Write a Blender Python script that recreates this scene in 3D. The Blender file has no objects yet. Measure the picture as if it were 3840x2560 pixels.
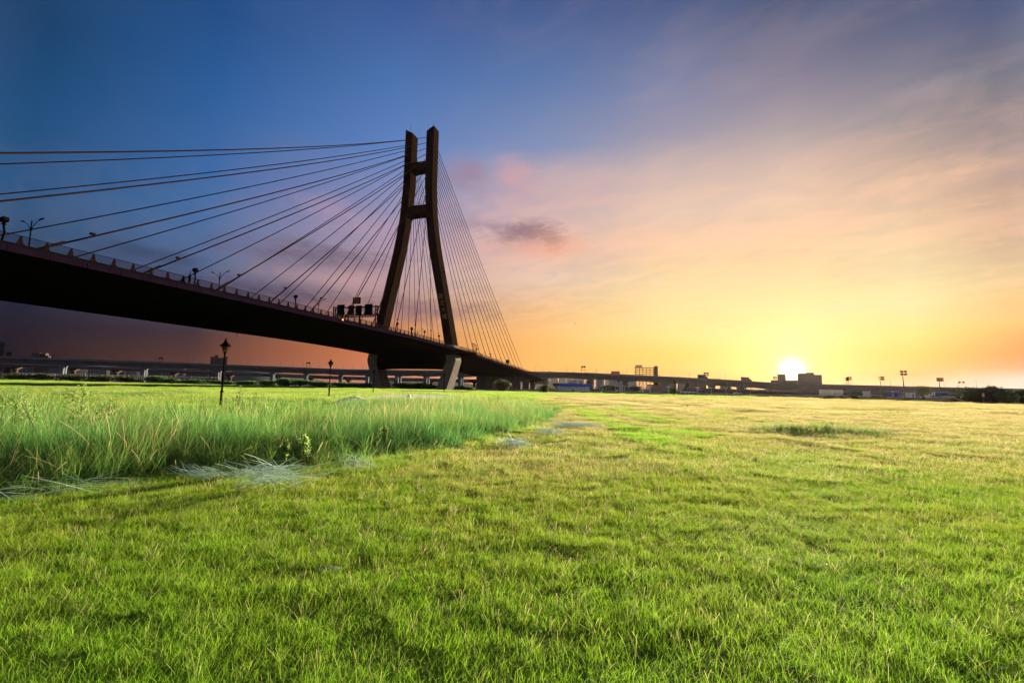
import bpy, math, random
import numpy as np
from mathutils import Vector, Matrix, Euler
R = math.radians
rng = np.random.default_rng(7)
random.seed(7)
S = bpy.context.scene
COL = S.collection

# ------------------------------------------------------------------ camera
FPX = 1750.0                                   # focal length in px of a 3840 px wide frame
PITCH = math.atan(170 / FPX); ROLL = 0.020
CAM = Vector((0, 0, 1.6))
fw = Vector((0, math.cos(PITCH), math.sin(PITCH))); _u = Vector((0, -math.sin(PITCH), math.cos(PITCH))); _r = Vector((1, 0, 0))
rt = _r * math.cos(ROLL) + _u * math.sin(ROLL); up = _u * math.cos(ROLL) - _r * math.sin(ROLL)
cd = bpy.data.cameras.new('camera'); cam = bpy.data.objects.new('camera', cd); COL.objects.link(cam)
cd.sensor_width = 36; cd.lens = 36 * FPX / 3840; cd.clip_start = .1; cd.clip_end = 20000
cam.matrix_world = Matrix(((rt.x, up.x, -fw.x, CAM.x), (rt.y, up.y, -fw.y, CAM.y), (rt.z, up.z, -fw.z, CAM.z), (0, 0, 0, 1)))
S.camera = cam
def ray(x, y): return fw + rt * ((x - 1920) / FPX) - up * ((y - 1280) / FPX)
def at(x, y, Y): r = ray(x, y); return CAM + r * (Y / r.y)
def gnd(x, y, z=0): r = ray(x, y); return CAM + r * ((z - CAM.z) / r.z)
def azel(x, y):
    r = ray(x, y).normalized(); return math.degrees(math.atan2(r.x, r.y)), math.degrees(math.asin(r.z))

# ------------------------------------------------------------------ exposure, sky, sun
S.view_settings.view_transform = 'Standard'; S.view_settings.look = 'None'
S.view_settings.gamma = 1; S.view_settings.use_curve_mapping = False
EXPOSURE = 2.15
S.view_settings.exposure = EXPOSURE
SUN_AZ, SUN_EL = 31.1, 8.5
SUN_STRENGTH = 5.0
SKY = 1.0 / 2 ** EXPOSURE
HAZE = 0.000009

sd = Vector((math.sin(R(SUN_AZ)) * math.cos(R(SUN_EL)), math.cos(R(SUN_AZ)) * math.cos(R(SUN_EL)), math.sin(R(SUN_EL))))
ld = bpy.data.lights.new('sun', 'SUN'); ld.energy = SUN_STRENGTH; ld.angle = R(1.5); ld.color = (1.0, .83, .58)
sun = bpy.data.objects.new('sun', ld); COL.objects.link(sun); sun.rotation_euler = sd.to_track_quat('Z', 'Y').to_euler(); sun.location = (60, 100, 60)

def lin(c): return tuple(((v / 255) / 12.92 if v / 255 <= .04045 else ((v / 255 + .055) / 1.055) ** 2.4) for v in c)

class NT:                                       # small helper for building node trees
    def __init__(s, tree): s.t = tree; s.n = tree.nodes; s.l = tree.links
    def node(s, ty, **kw):
        n = s.n.new(ty)
        for k, v in kw.items(): setattr(n, k, v)
        return n
    def put(s, sock, v):
        if hasattr(v, 'is_output'): s.l.new(v, sock)
        elif isinstance(v, (tuple, list)) and len(v) == 3 and sock.type == 'RGBA': sock.default_value = (*v, 1)
        else: sock.default_value = v
    def m(s, op, a, b=None, c=None, clamp=False):
        n = s.node('ShaderNodeMath', operation=op, use_clamp=clamp)
        for i, v in enumerate((a, b, c)):
            if v is not None: s.put(n.inputs[i], v)
        return n.outputs[0]
    def mr(s, v, a, b, c=0.0, d=1.0, smooth=False):
        n = s.node('ShaderNodeMapRange', interpolation_type='SMOOTHSTEP' if smooth else 'LINEAR')
        for i, x in enumerate((v, a, b, c, d)): s.put(n.inputs[i], x)
        return n.outputs[0]
    def mix(s, f, a, b, mode='MIX'):
        n = s.node('ShaderNodeMix', data_type='RGBA', blend_type=mode)
        s.put(n.inputs[0], f); s.put(n.inputs[6], a); s.put(n.inputs[7], b); return n.outputs[2]
    def noise(s, vec, scale, detail=3.0, rough=.5, dist=0.0):
        n = s.node('ShaderNodeTexNoise'); n.inputs['Scale'].default_value = scale; n.inputs['Detail'].default_value = detail
        n.inputs['Roughness'].default_value = rough; n.inputs['Distortion'].default_value = dist
        if vec is not None: s.l.new(vec, n.inputs['Vector'])
        return n.outputs['Fac']
    def ramp(s, f, stops, interp='LINEAR'):
        n = s.node('ShaderNodeValToRGB'); cr = n.color_ramp; cr.interpolation = interp
        while len(cr.elements) < len(stops): cr.elements.new(1.0)
        for e, (p, c) in zip(cr.elements, stops): e.position = p; e.color = (*c, 1)
        s.put(n.inputs[0], f); return n.outputs[0]

world = bpy.data.worlds.new('World'); S.world = world; world.use_nodes = True
def build_sky():
    T = NT(world.node_tree); T.n.clear()
    out = T.node('ShaderNodeOutputWorld'); bg = T.node('ShaderNodeBackground'); T.l.new(bg.outputs[0], out.inputs[0])
    tc = T.node('ShaderNodeTexCoord'); sep = T.node('ShaderNodeSeparateXYZ'); T.l.new(tc.outputs['Generated'], sep.inputs[0])
    x, y, z = sep.outputs
    az = T.m('MULTIPLY', T.m('ARCTAN2', x, y), 57.29578)
    el = T.m('MULTIPLY', T.m('ARCSINE', z), 57.29578)
    # azimuth from the sun, wrapped to -180..180
    da = T.m('SUBTRACT', T.m('FLOORED_MODULO', T.m('ADD', az, 180 - SUN_AZ), 360.0), 180.0)
    cols = [  # one elevation profile of the dusk sky per azimuth, as seen in the photograph
        (30, [(0, (26, 66, 108)), (400, (31, 78, 126)), (700, (44, 86, 130)), (870, (52, 80, 114)), (1130, (28, 32, 54)), (1250, (34, 28, 40)), (1400, (36, 26, 30))]),
        (730, [(0, (36, 78, 135)), (300, (44, 93, 154)), (600, (58, 104, 163)), (800, (72, 110, 160)), (950, (84, 106, 146)), (1050, (76, 88, 122)), (1250, (64, 48, 56)), (1350, (90, 58, 52)), (1430, (80, 66, 72))]),
        (1430, [(0, (60, 90, 150)), (300, (75, 115, 175)), (550, (95, 130, 190)), (700, (130, 140, 185)), (850, (160, 145, 175)), (1000, (182, 152, 162)), (1120, (172, 138, 138)), (1220, (190, 122, 88)), (1330, (208, 118, 72)), (1430, (200, 128, 104))]),
        (2030, [(0, (70, 92, 142)), (300, (95, 122, 172)), (550, (132, 146, 184)), (650, (178, 165, 178)), (780, (202, 174, 176)), (950, (222, 186, 174)), (1050, (225, 196, 174)), (1150, (242, 192, 140)), (1250, (252, 190, 110)), (1380, (252, 180, 88)), (1440, (232, 160, 112))]),
        (2530, [(0, (80, 95, 138)), (300, (125, 132, 165)), (500, (158, 152, 172)), (650, (205, 182, 176)), (800, (228, 198, 178)), (950, (250, 208, 165)), (1100, (255, 222, 158)), (1250, (255, 228, 138)), (1330, (255, 204, 84)), (1400, (254, 180, 76)), (1450, (248, 178, 104))]),
        (2980, [(0, (82, 92, 125)), (300, (140, 132, 152)), (500, (180, 165, 165)), (650, (225, 192, 175)), (850, (245, 205, 170)), (1000, (253, 215, 160)), (1150, (255, 233, 158)), (1280, (255, 238, 150)), (1380, (255, 214, 96)), (1460, (254, 178, 84))]),
        (3430, [(0, (85, 95, 125)), (200, (118, 118, 140)), (400, (150, 142, 150)), (600, (200, 172, 155)), (800, (238, 200, 165)), (1000, (250, 220, 165)), (1130, (255, 232, 165)), (1250, (255, 226, 128)), (1330, (255, 200, 84)), (1400, (252, 172, 80)), (1450, (250, 196, 150))]),
        (3810, [(0, (82, 92, 128)), (300, (120, 120, 132)), (550, (170, 150, 146)), (700, (202, 167, 146)), (900, (218, 182, 150)), (1050, (240, 205, 150)), (1200, (250, 196, 112)), (1330, (240, 152, 78)), (1375, (238, 156, 100)), (1420, (246, 208, 186)), (1470, (250, 225, 212))]),
    ]
    prof = []
    for px, st in cols:
        p = []
        for py, c in st:
            a, e = azel(px, py); p.append((e, lin(c)))
        p.sort(); prof.append((azel(px, 1300)[0] - SUN_AZ, p))
    by = {cols[i][0]: prof[i][1] for i in range(len(cols))}
    # the far side of the sun mirrors the near one, while the sky opposite is brightened to light surfaces facing the camera
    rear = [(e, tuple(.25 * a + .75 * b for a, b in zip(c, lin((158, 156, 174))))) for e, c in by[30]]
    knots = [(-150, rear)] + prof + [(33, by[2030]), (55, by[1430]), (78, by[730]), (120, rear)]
    fac = T.mr(el, -6.0, 60.0)
    zen = lin((78, 102, 150))
    prev = None
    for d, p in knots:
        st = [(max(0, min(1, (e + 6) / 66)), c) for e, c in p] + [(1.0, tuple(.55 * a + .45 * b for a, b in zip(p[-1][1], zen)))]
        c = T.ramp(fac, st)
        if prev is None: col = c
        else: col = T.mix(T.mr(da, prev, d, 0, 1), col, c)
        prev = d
    # high cloud: streaks in a flat layer overhead
    zz = T.m('ADD', T.m('MAXIMUM', z, 0.0), .10)
    cmb = T.node('ShaderNodeCombineXYZ'); T.l.new(T.m('DIVIDE', x, zz), cmb.inputs[0]); T.l.new(T.m('DIVIDE', y, zz), cmb.inputs[1])
    def flat(px, py):
        r = ray(px, py).normalized(); return r.x / (r.z + .1), r.y / (r.z + .1)
    (ax, ay), (bx, by_) = flat(2350, 900), flat(3750, 560)
    ang = math.atan2(by_ - ay, bx - ax)
    mp = T.node('ShaderNodeMapping'); T.l.new(cmb.outputs[0], mp.inputs[0]); mp.inputs['Rotation'].default_value = (0, 0, -ang)
    mp2 = T.node('ShaderNodeMapping'); T.l.new(mp.outputs[0], mp2.inputs[0]); mp2.inputs['Scale'].default_value = (.6, 1.15, 1)
    n1 = T.noise(mp2.outputs[0], 1.5, 6, .52, .5)
    n2 = T.noise(mp2.outputs[0], 6.5, 7, .62, .7)
    nn = T.m('ADD', T.m('MULTIPLY', n1, .5), T.m('MULTIPLY', n2, .5))
    sunny = T.mr(da, -58.0, -20.0, .06, 1.0, True)
    lowfade = T.m('MULTIPLY', T.mr(el, 3.0, 10.0, 0, 1, True), T.mr(el, 14.0, 30.0, 1, .16, True))
    lit = T.m('MULTIPLY', T.m('MULTIPLY', T.mr(nn, .47, .60, 0, 1, True), sunny), lowfade)
    shd = T.m('MULTIPLY', T.m('MULTIPLY', T.mr(nn, .52, .40, 0, 1, True), sunny), lowfade)
    col = T.mix(T.m('MULTIPLY', lit, .45), col, T.mix(1.0, col, (1.20, 1.08, 1.0), 'MULTIPLY'))
    col = T.mix(T.m('MULTIPLY', lit, .28), col, lin((250, 200, 176)))
    col = T.mix(T.m('MULTIPLY', shd, .55), col, T.mix(1.0, col, (.83, .88, 1.0), 'MULTIPLY'))
    # separate cumulus patches (azimuth, elevation, half sizes)
    sv = T.node('ShaderNodeCombineXYZ'); T.l.new(T.m('MULTIPLY', az, .10), sv.inputs[0]); T.l.new(T.m('MULTIPLY', el, .26), sv.inputs[1])
    pn = T.noise(sv.outputs[0], 1.6, 7, .6, .3)
    pn2 = T.noise(sv.outputs[0], 4.5, 8, .66, .8)
    def patch(px, py, hx, hy, tint, amt, edge=.38):
        nonlocal col
        a, e = azel(px, py); kx = azel(px + hx, py)[0] - a; ky = e - azel(px, py + hy)[1]
        u = T.m('DIVIDE', T.m('SUBTRACT', az, a), kx); v = T.m('DIVIDE', T.m('SUBTRACT', el, e), ky)
        d = T.m('SQRT', T.m('ADD', T.m('MULTIPLY', u, u), T.m('MULTIPLY', v, v)))
        f = T.m('ADD', T.m('SUBTRACT', 1.0, d), T.m('MULTIPLY', T.m('SUBTRACT', T.m('ADD', T.m('MULTIPLY', pn, .5), T.m('MULTIPLY', pn2, .5)), .5), 2.6))
        f = T.m('MULTIPLY', T.mr(f, 0.0, edge * 3, 0, 1, True), amt)
        col = T.mix(f, col, lin(tint))
    patch(2090, 922, 240, 85, (244, 172, 134), .62)
    patch(1960, 930, 220, 50, (232, 168, 148), .5)
    patch(1960, 868, 200, 62, (148, 116, 126), .9)
    patch(2070, 890, 95, 62, (172, 124, 124), .7)
    patch(1760, 655, 150, 100, (158, 130, 154), .75)
    patch(1935, 660, 150, 110, (208, 162, 170), .75)
    patch(1820, 842, 170, 40, (150, 128, 150), .6)
    patch(2150, 700, 320, 120, (214, 178, 178), .4)
    patch(2350, 880, 420, 60, (250, 198, 168), .45)
    patch(1180, 965, 420, 85, (100, 86, 108), .8)
    patch(1330, 1050, 380, 70, (198, 156, 158), .65)
    patch(1000, 1095, 560, 70, (70, 66, 90), .8)
    patch(1560, 1160, 420, 70, (140, 106, 114), .8)
    patch(560, 950, 340, 60, (54, 64, 94), .65)
    patch(1230, 790, 170, 110, (182, 152, 176), .5)
    patch(1450, 860, 200, 70, (190, 156, 172), .45)
    patch(3560, 650, 340, 42, (252, 200, 164), .5)
    patch(3380, 690, 300, 40, (248, 202, 168), .40)
    patch(2850, 760, 420, 50, (250, 208, 178), .35)
    patch(2950, 150, 620, 110, (126, 124, 146), .4)
    patch(3500, 330, 420, 80, (176, 160, 162), .35)
    # glow of the air round the sun
    dv = T.node('ShaderNodeVectorMath', operation='DOT_PRODUCT'); T.l.new(tc.outputs['Generated'], dv.inputs[0])
    a0, e0 = azel(2970, 1388); dv.inputs[1].default_value = (math.sin(R(a0)) * math.cos(R(e0)), math.cos(R(a0)) * math.cos(R(e0)), math.sin(R(e0)))
    th = T.m('MULTIPLY', T.m('ARCCOSINE', T.m('MINIMUM', dv.outputs['Value'], 1.0)), 57.29578)
    def glow(w, pw, c):
        nonlocal col
        g = T.m('POWER', 2.71828, T.m('MULTIPLY', T.m('POWER', T.m('DIVIDE', th, w), pw), -1.0))
        col = T.mix(1.0, col, T.mix(g, (0, 0, 0), c), 'ADD')
    glow(.62, 1.4, (7.0, 6.2, 4.6))
    glow(2.8, 1.25, (.50, .38, .16))
    glow(7.0, 1.5, (.04, .025, .0))
    T.l.new(col, bg.inputs[0]); bg.inputs[1].default_value = SKY
    world.cycles.sampling_method = 'MANUAL'; world.cycles.sample_map_resolution = 1024
build_sky()
S.cycles.max_bounces = 8; S.cycles.transparent_max_bounces = 8; S.cycles.transmission_bounces = 4
S.cycles.volume_bounces = 0; S.cycles.caustics_reflective = False; S.cycles.caustics_refractive = False
S.cycles.use_denoising = True

# ------------------------------------------------------------------ materials
MATS = {}
def mat(name, color, rough=.7, var=.25, scale=1.0, metal=0.0, bump=.0, bscale=8.0, stain=None, emit=None, transl=0.0, coords='Object', spec=0.0):
    m = bpy.data.materials.new(name); m.use_nodes = True; T = NT(m.node_tree); T.n.clear()
    out = T.node('ShaderNodeOutputMaterial'); p = T.node('ShaderNodeBsdfPrincipled')
    tc = T.node('ShaderNodeTexCoord'); v = tc.outputs[coords]
    n = T.noise(v, scale, 5, .6)
    dark = tuple(c * (1 - var) for c in color); lite = tuple(min(1, c * (1 + var)) for c in color)
    c = T.ramp(n, [(.3, dark), (.7, lite)])
    if stain:                                    # streaks of rain dirt running down
        mp = T.node('ShaderNodeMapping'); T.l.new(v, mp.inputs[0]); mp.inputs['Scale'].default_value = (1, 1, .06)
        f = T.mr(T.noise(mp.outputs[0], stain[1], 4, .6), .5, .72, 0, stain[2])
        c = T.mix(f, c, stain[0])
    T.l.new(c, p.inputs['Base Color']); p.inputs['Roughness'].default_value = rough; p.inputs['Metallic'].default_value = metal; p.inputs['Specular IOR Level'].default_value = spec
    if bump:
        b = T.node('ShaderNodeBump'); b.inputs['Strength'].default_value = bump; T.l.new(T.noise(v, bscale, 5, .6), b.inputs['Height']); T.l.new(b.outputs[0], p.inputs['Normal'])
    if emit: p.inputs['Emission Color'].default_value = (*emit[0], 1); p.inputs['Emission Strength'].default_value = emit[1]
    if transl:
        tr = T.node('ShaderNodeBsdfTranslucent'); T.l.new(c, tr.inputs[0]); ms = T.node('ShaderNodeMixShader'); ms.inputs[0].default_value = transl
        T.l.new(p.outputs[0], ms.inputs[1]); T.l.new(tr.outputs[0], ms.inputs[2]); T.l.new(ms.outputs[0], out.inputs[0])
    else: T.l.new(p.outputs[0], out.inputs[0])
    MATS[name] = m; return m
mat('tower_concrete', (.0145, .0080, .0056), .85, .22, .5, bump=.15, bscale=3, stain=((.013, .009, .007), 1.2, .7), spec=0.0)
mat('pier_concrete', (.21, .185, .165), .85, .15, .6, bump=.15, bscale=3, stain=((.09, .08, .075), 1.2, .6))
mat('wall_concrete', (.13, .128, .125), .9, .2, .4, bump=.15, bscale=3, stain=((.035, .035, .036), 1.6, .85))
mat('viaduct_concrete', (.115, .128, .145), .85, .15, .15, bump=.1, bscale=2, stain=((.075, .075, .085), .5, .5))
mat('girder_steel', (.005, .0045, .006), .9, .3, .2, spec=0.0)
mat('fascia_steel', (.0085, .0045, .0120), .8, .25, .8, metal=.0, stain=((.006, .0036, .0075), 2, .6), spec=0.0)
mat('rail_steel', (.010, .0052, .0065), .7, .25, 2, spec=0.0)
mat('dimmed_concrete', (.06, .042, .034), .9, .2, .4)  # pier concrete in a darker colour, to hold down its sunlit sides
mat('asphalt', (.05, .05, .052), .9, .2, .6)
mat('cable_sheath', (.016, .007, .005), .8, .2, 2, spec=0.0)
mat('dark_metal', (.004, .0035, .0035), .7, .3, 3, spec=0.0)
mat('lamp_iron', (.010, .005, .004), .7, .35, 6, spec=0.0)
mat('lamp_glass', (.10, .085, .07), .25, .1, 4, transl=.7)
mat('galvanised', (.14, .145, .15), .45, .15, 2, metal=.3)
mat('sign_green', (.003, .008, .007), .5, .15, 1)
mat('sign_red', (.45, .05, .03), .5, .15, 1)
mat('sign_blue', (.03, .07, .32), .5, .15, 1)
mat('sign_white', (.7, .7, .68), .5, .1, 1)
mat('sign_orange', (.7, .26, .06), .5, .1, 1)
mat('amber_led', (.05, .03, .01), .6, .2, 3, emit=((1.0, .42, .06), .012))
mat('amber_glint', (.6, .2, .04), .4, .1, 3, emit=((1.0, .35, .08), .5))
mat('white_paint', (.75, .74, .70), .6, .08, 2)
mat('dark_handrail', (.05, .045, .04), .6, .2, 2)
mat('sand', (.8, .64, .48), .95, .18, 3, bump=.5, bscale=14)
mat('pad_concrete', (.58, .57, .54), .9, .12, 1.5, bump=.2, bscale=10)
mat('dry_soil', (.30, .27, .21), .95, .4, 16, bump=.8, bscale=30)
mat('weed_stem', (.16, .14, .06), .9, .3, 8, transl=.3)
mat('bark', (.06, .045, .03), .9, .3, 8, bump=.5, bscale=20)
mat('tarmac_path', (.10, .085, .07), .95, .25, .5)
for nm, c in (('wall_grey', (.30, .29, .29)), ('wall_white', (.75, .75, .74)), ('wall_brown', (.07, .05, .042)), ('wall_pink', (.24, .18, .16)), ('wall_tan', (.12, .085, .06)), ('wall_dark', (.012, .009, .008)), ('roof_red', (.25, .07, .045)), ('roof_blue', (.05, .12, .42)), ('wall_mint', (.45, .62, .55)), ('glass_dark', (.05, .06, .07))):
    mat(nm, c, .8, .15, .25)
mat('car_white', (.5, .5, .5), .3, .05, 1, spec=.4); mat('car_dark', (.05, .05, .055), .35, .1, 1); mat('car_silver', (.45, .46, .47), .3, .1, 1, metal=.4)
mat('truck_tarp', (.10, .075, .06), .8, .2, .5); mat('tyre', (.015, .015, .015), .9, .2, 5); mat('car_glass', (.02, .025, .03), .08, .1, 1, spec=.5)
mat('bird', (.03, .025, .022), .8, .2, 10)

def leaf_mat(name, a, b, transl=.45, sc=.8, rough=.6):
    m = bpy.data.materials.new(name); m.use_nodes = True; T = NT(m.node_tree); T.n.clear()
    out = T.node('ShaderNodeOutputMaterial'); p = T.node('ShaderNodeBsdfPrincipled'); tr = T.node('ShaderNodeBsdfTranslucent'); ms = T.node('ShaderNodeMixShader')
    at_ = T.node('ShaderNodeAttribute', attribute_name='col'); sp = T.node('ShaderNodeSeparateColor'); T.l.new(at_.outputs['Color'], sp.inputs[0])
    g = T.node('ShaderNodeNewGeometry')
    f = T.m('ADD', T.m('MULTIPLY', sp.outputs[0], .6), T.m('MULTIPLY', T.noise(g.outputs['Position'], sc, 3), .5), clamp=True)
    c = T.mix(f, a, b)
    T.l.new(c, p.inputs['Base Color']); T.l.new(c, tr.inputs[0]); p.inputs['Roughness'].default_value = rough
    ms.inputs[0].default_value = transl
    T.l.new(p.outputs[0], ms.inputs[1]); T.l.new(tr.outputs[0], ms.inputs[2]); T.l.new(ms.outputs[0], out.inputs[0])
    MATS[name] = m
leaf_mat('leaf_olive', (.035, .04, .012), (.085, .085, .026), .35)
leaf_mat('leaf_green', (.03, .08, .02), (.09, .17, .04))
leaf_mat('leaf_dark', (.022, .04, .012), (.06, .08, .022), .3)
leaf_mat('leaf_weed', (.12, .22, .05), (.24, .36, .09), .6)
leaf_mat('straw_cut', (.20, .35, .27), (.58, .74, .58), .3, 6)
leaf_mat('straw_dry', (.30, .22, .12), (.55, .44, .27), .3, 6)

def grass_mat(name, yellow, green, lush, straw, transl):
    """blade colour: attribute col = (random, straw share, height); instancer attribute tone = how lush the patch is"""
    m = bpy.data.materials.new(name); m.use_nodes = True; T = NT(m.node_tree); T.n.clear()
    out = T.node('ShaderNodeOutputMaterial'); p = T.node('ShaderNodeBsdfPrincipled'); tr = T.node('ShaderNodeBsdfTranslucent'); ms = T.node('ShaderNodeMixShader')
    a = T.node('ShaderNodeAttribute', attribute_name='col'); sp = T.node('ShaderNodeSeparateColor'); T.l.new(a.outputs['Color'], sp.inputs[0])
    ti = T.node('ShaderNodeAttribute', attribute_name='tone', attribute_type='INSTANCER')
    g = T.node('ShaderNodeNewGeometry'); pos = g.outputs['Position']
    n1 = T.noise(pos, .9, 4, .6); n2 = T.noise(pos, .16, 4, .6)
    f = T.m('ADD', T.m('MULTIPLY', T.m('SUBTRACT', n1, .5), 1.5), T.m('MULTIPLY', T.m('SUBTRACT', n2, .5), 1.6))
    f = T.m('ADD', f, T.m('MULTIPLY', T.m('SUBTRACT', sp.outputs[0], .5), .9))
    c = T.mix(T.m('ADD', f, .5, clamp=True), green, yellow)
    c = T.mix(T.m('MULTIPLY', T.m('MULTIPLY', ti.outputs['Fac'], -1.0), 1.0, clamp=True), c, T.mix(sp.outputs[0], tuple(.75 * v for v in straw), straw))
    c = T.mix(T.m('MULTIPLY', ti.outputs['Fac'], .9, clamp=True), c, T.mix(sp.outputs[0], lush, tuple(1.5 * v for v in lush)))
    c = T.mix(T.m('MULTIPLY', sp.outputs[1], T.m('SUBTRACT', 1.0, T.m('MULTIPLY', ti.outputs['Fac'], .85, clamp=True)), clamp=True), c, T.mix(sp.outputs[0], straw, tuple(min(.8, 1.5 * v) for v in straw)))
    T.l.new(c, p.inputs['Base Color']); p.inputs['Roughness'].default_value = .6; p.inputs['Specular IOR Level'].default_value = .08
    T.l.new(c, tr.inputs[0]); ms.inputs[0].default_value = transl
    T.l.new(p.outputs[0], ms.inputs[1]); T.l.new(tr.outputs[0], ms.inputs[2]); T.l.new(ms.outputs[0], out.inputs[0])
    MATS[name] = m
grass_mat('lawn_blade', (.27, .31, .030), (.140, .290, .014), (.14, .315, .018), (.44, .345, .20), .6)
grass_mat('reed_blade', (.22, .33, .06), (.10, .245, .04), (.07, .20, .05), (.30, .235, .13), .6)

grass_mat('sedge_head', (.2, .2, .03), (.1, .2, .02), (.1, .2, .02), (.10, .06, .035), .2)
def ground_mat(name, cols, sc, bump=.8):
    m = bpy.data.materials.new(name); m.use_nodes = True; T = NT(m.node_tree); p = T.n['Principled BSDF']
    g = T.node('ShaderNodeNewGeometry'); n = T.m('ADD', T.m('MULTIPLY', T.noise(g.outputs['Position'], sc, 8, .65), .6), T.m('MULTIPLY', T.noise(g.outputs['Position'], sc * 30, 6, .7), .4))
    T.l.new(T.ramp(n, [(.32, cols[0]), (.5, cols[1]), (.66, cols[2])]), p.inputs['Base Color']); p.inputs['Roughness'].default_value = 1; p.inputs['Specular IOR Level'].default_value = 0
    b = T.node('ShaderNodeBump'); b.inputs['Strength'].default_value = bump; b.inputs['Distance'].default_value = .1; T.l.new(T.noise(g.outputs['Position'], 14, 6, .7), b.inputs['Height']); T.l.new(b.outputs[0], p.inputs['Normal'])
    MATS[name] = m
ground_mat('lightened_lawn_ground', ((.075, .12, .022), (.10, .15, .028), (.16, .18, .05)), .12)  # ground colour brightened and greened to lift the shaded gaps between grass clumps
ground_mat('far_ground', ((.03, .032, .03), (.05, .05, .048), (.07, .068, .062)), .02, 0)
ground_mat('hill', ((.05, .06, .06), (.07, .075, .075), (.09, .09, .085)), .002, 0)

# ------------------------------------------------------------------ mesh helpers
class MB:
    def __init__(s): s.v = []; s.f = []
    def add(s, vs, fs):
        o = len(s.v); s.v += [tuple(p) for p in vs]; s.f += [tuple(i + o for i in f) for f in fs]; return s
    def box(s, c, size, ax=None):
        ax = ax or (Vector((1, 0, 0)), Vector((0, 1, 0)), Vector((0, 0, 1))); c = Vector(c)
        vs = [c + ax[0] * (sx * size[0] / 2) + ax[1] * (sy * size[1] / 2) + ax[2] * (sz * size[2] / 2) for sz in (-1, 1) for sy in (-1, 1) for sx in (-1, 1)]
        return s.add(vs, [(0, 2, 3, 1), (4, 5, 7, 6), (0, 1, 5, 4), (2, 6, 7, 3), (0, 4, 6, 2), (1, 3, 7, 5)])
    def b2(s, x0, x1, y0, y1, z0, z1): return s.box(((x0 + x1) / 2, (y0 + y1) / 2, (z0 + z1) / 2), (abs(x1 - x0), abs(y1 - y0), abs(z1 - z0)))
    def tube(s, pts, rad, n=8, cap=True):
        pts = [Vector(p) for p in pts]; k = len(pts)
        if not hasattr(rad, '__len__'): rad = [rad] * k
        vs = []; prev = None
        for i, p in enumerate(pts):
            t = (pts[min(i + 1, k - 1)] - pts[max(i - 1, 0)]).normalized()
            if prev is None: a = t.orthogonal().normalized()
            else: a = (prev - t * prev.dot(t)).normalized()
            prev = a; b = t.cross(a)
            vs += [p + (a * math.cos(2 * math.pi * j / n) + b * math.sin(2 * math.pi * j / n)) * rad[i] for j in range(n)]
        fs = [(i * n + j, i * n + (j + 1) % n, (i + 1) * n + (j + 1) % n, (i + 1) * n + j) for i in range(k - 1) for j in range(n)]
        if cap: fs += [tuple(range(n - 1, -1, -1)), tuple((k - 1) * n + j for j in range(n))]
        return s.add(vs, fs)
    def loft(s, rings, cap=True):
        n = len(rings[0]); vs = [p for r in rings for p in r]
        fs = [(i * n + j, i * n + (j + 1) % n, (i + 1) * n + (j + 1) % n, (i + 1) * n + j) for i in range(len(rings) - 1) for j in range(n)]
        if cap: fs += [tuple(range(n - 1, -1, -1)), tuple((len(rings) - 1) * n + j for j in range(n))]
        return s.add(vs, fs)
    def lathe(s, prof, n=12, c=(0, 0, 0)):
        return s.loft([[(c[0] + r * math.cos(2 * math.pi * j / n), c[1] + r * math.sin(2 * math.pi * j / n), c[2] + z) for j in range(n)] for r, z in prof])
    def prism(s, poly, d0, d1, axis='y'):
        def P(a, b, d): return (a, d, b) if axis == 'y' else ((d, a, b) if axis == 'x' else (a, b, d))
        return s.loft([[P(a, b, d0) for a, b in poly], [P(a, b, d1) for a, b in poly]])
    def build(s, name, m, parent=None, smooth=False, loc=None):
        me = bpy.data.meshes.new(name); me.from_pydata(s.v, [], s.f); me.update()
        import bmesh
        bm = bmesh.new(); bm.from_mesh(me); bmesh.ops.recalc_face_normals(bm, faces=bm.faces); bm.to_mesh(me); bm.free()
        if smooth: me.shade_smooth()
        me.materials.append(MATS[m])
        return link(name, me, parent, loc)
def link(name, me, parent=None, loc=None, rz=0):
    o = bpy.data.objects.new(name, me); COL.objects.link(o)
    if parent: o.parent = parent
    if loc is not None: o.location = loc
    if rz: o.rotation_euler = (0, 0, rz)
    return o
def tag(o, label=None, cat=None, group=None, kind=None):
    if label: o['label'] = label
    if cat: o['category'] = cat
    if group: o['group'] = group
    if kind: o['kind'] = kind
    return o
def thing(name, loc, label, cat, group=None, rz=0):
    o = bpy.data.objects.new(name, None); o.empty_display_size = .1; COL.objects.link(o); o.location = loc; o.rotation_euler = (0, 0, rz)
    return tag(o, label, cat, group)
def dup(root, loc, rz=0, label=None, group=None, scale=None):
    r = root.copy(); COL.objects.link(r); r.location = loc; r.rotation_euler = (0, 0, rz)
    if scale: r.scale = (scale,) * 3
    if label: r['label'] = label
    if group: r['group'] = group
    for ch in list(root.children):
        c = ch.copy(); COL.objects.link(c); c.parent = r
        for g in list(ch.children):
            q = g.copy(); COL.objects.link(q); q.parent = c
    return r
def colmesh(name, V, F, C):
    me = bpy.data.meshes.new(name)
    V = np.asarray(V, np.float32); F = np.asarray(F, np.int32); k = F.shape[1]
    me.vertices.add(len(V)); me.vertices.foreach_set('co', V.ravel())
    me.loops.add(F.size); me.loops.foreach_set('vertex_index', F.ravel())
    me.polygons.add(len(F)); me.polygons.foreach_set('loop_start', np.arange(0, F.size, k, dtype=np.int32))
    a = me.attributes.new('col', 'FLOAT_COLOR', 'POINT'); C4 = np.ones((len(V), 4), np.float32); C4[:, :3] = C; a.data.foreach_set('color', C4.ravel())
    me.update(calc_edges=True); return me

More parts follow.
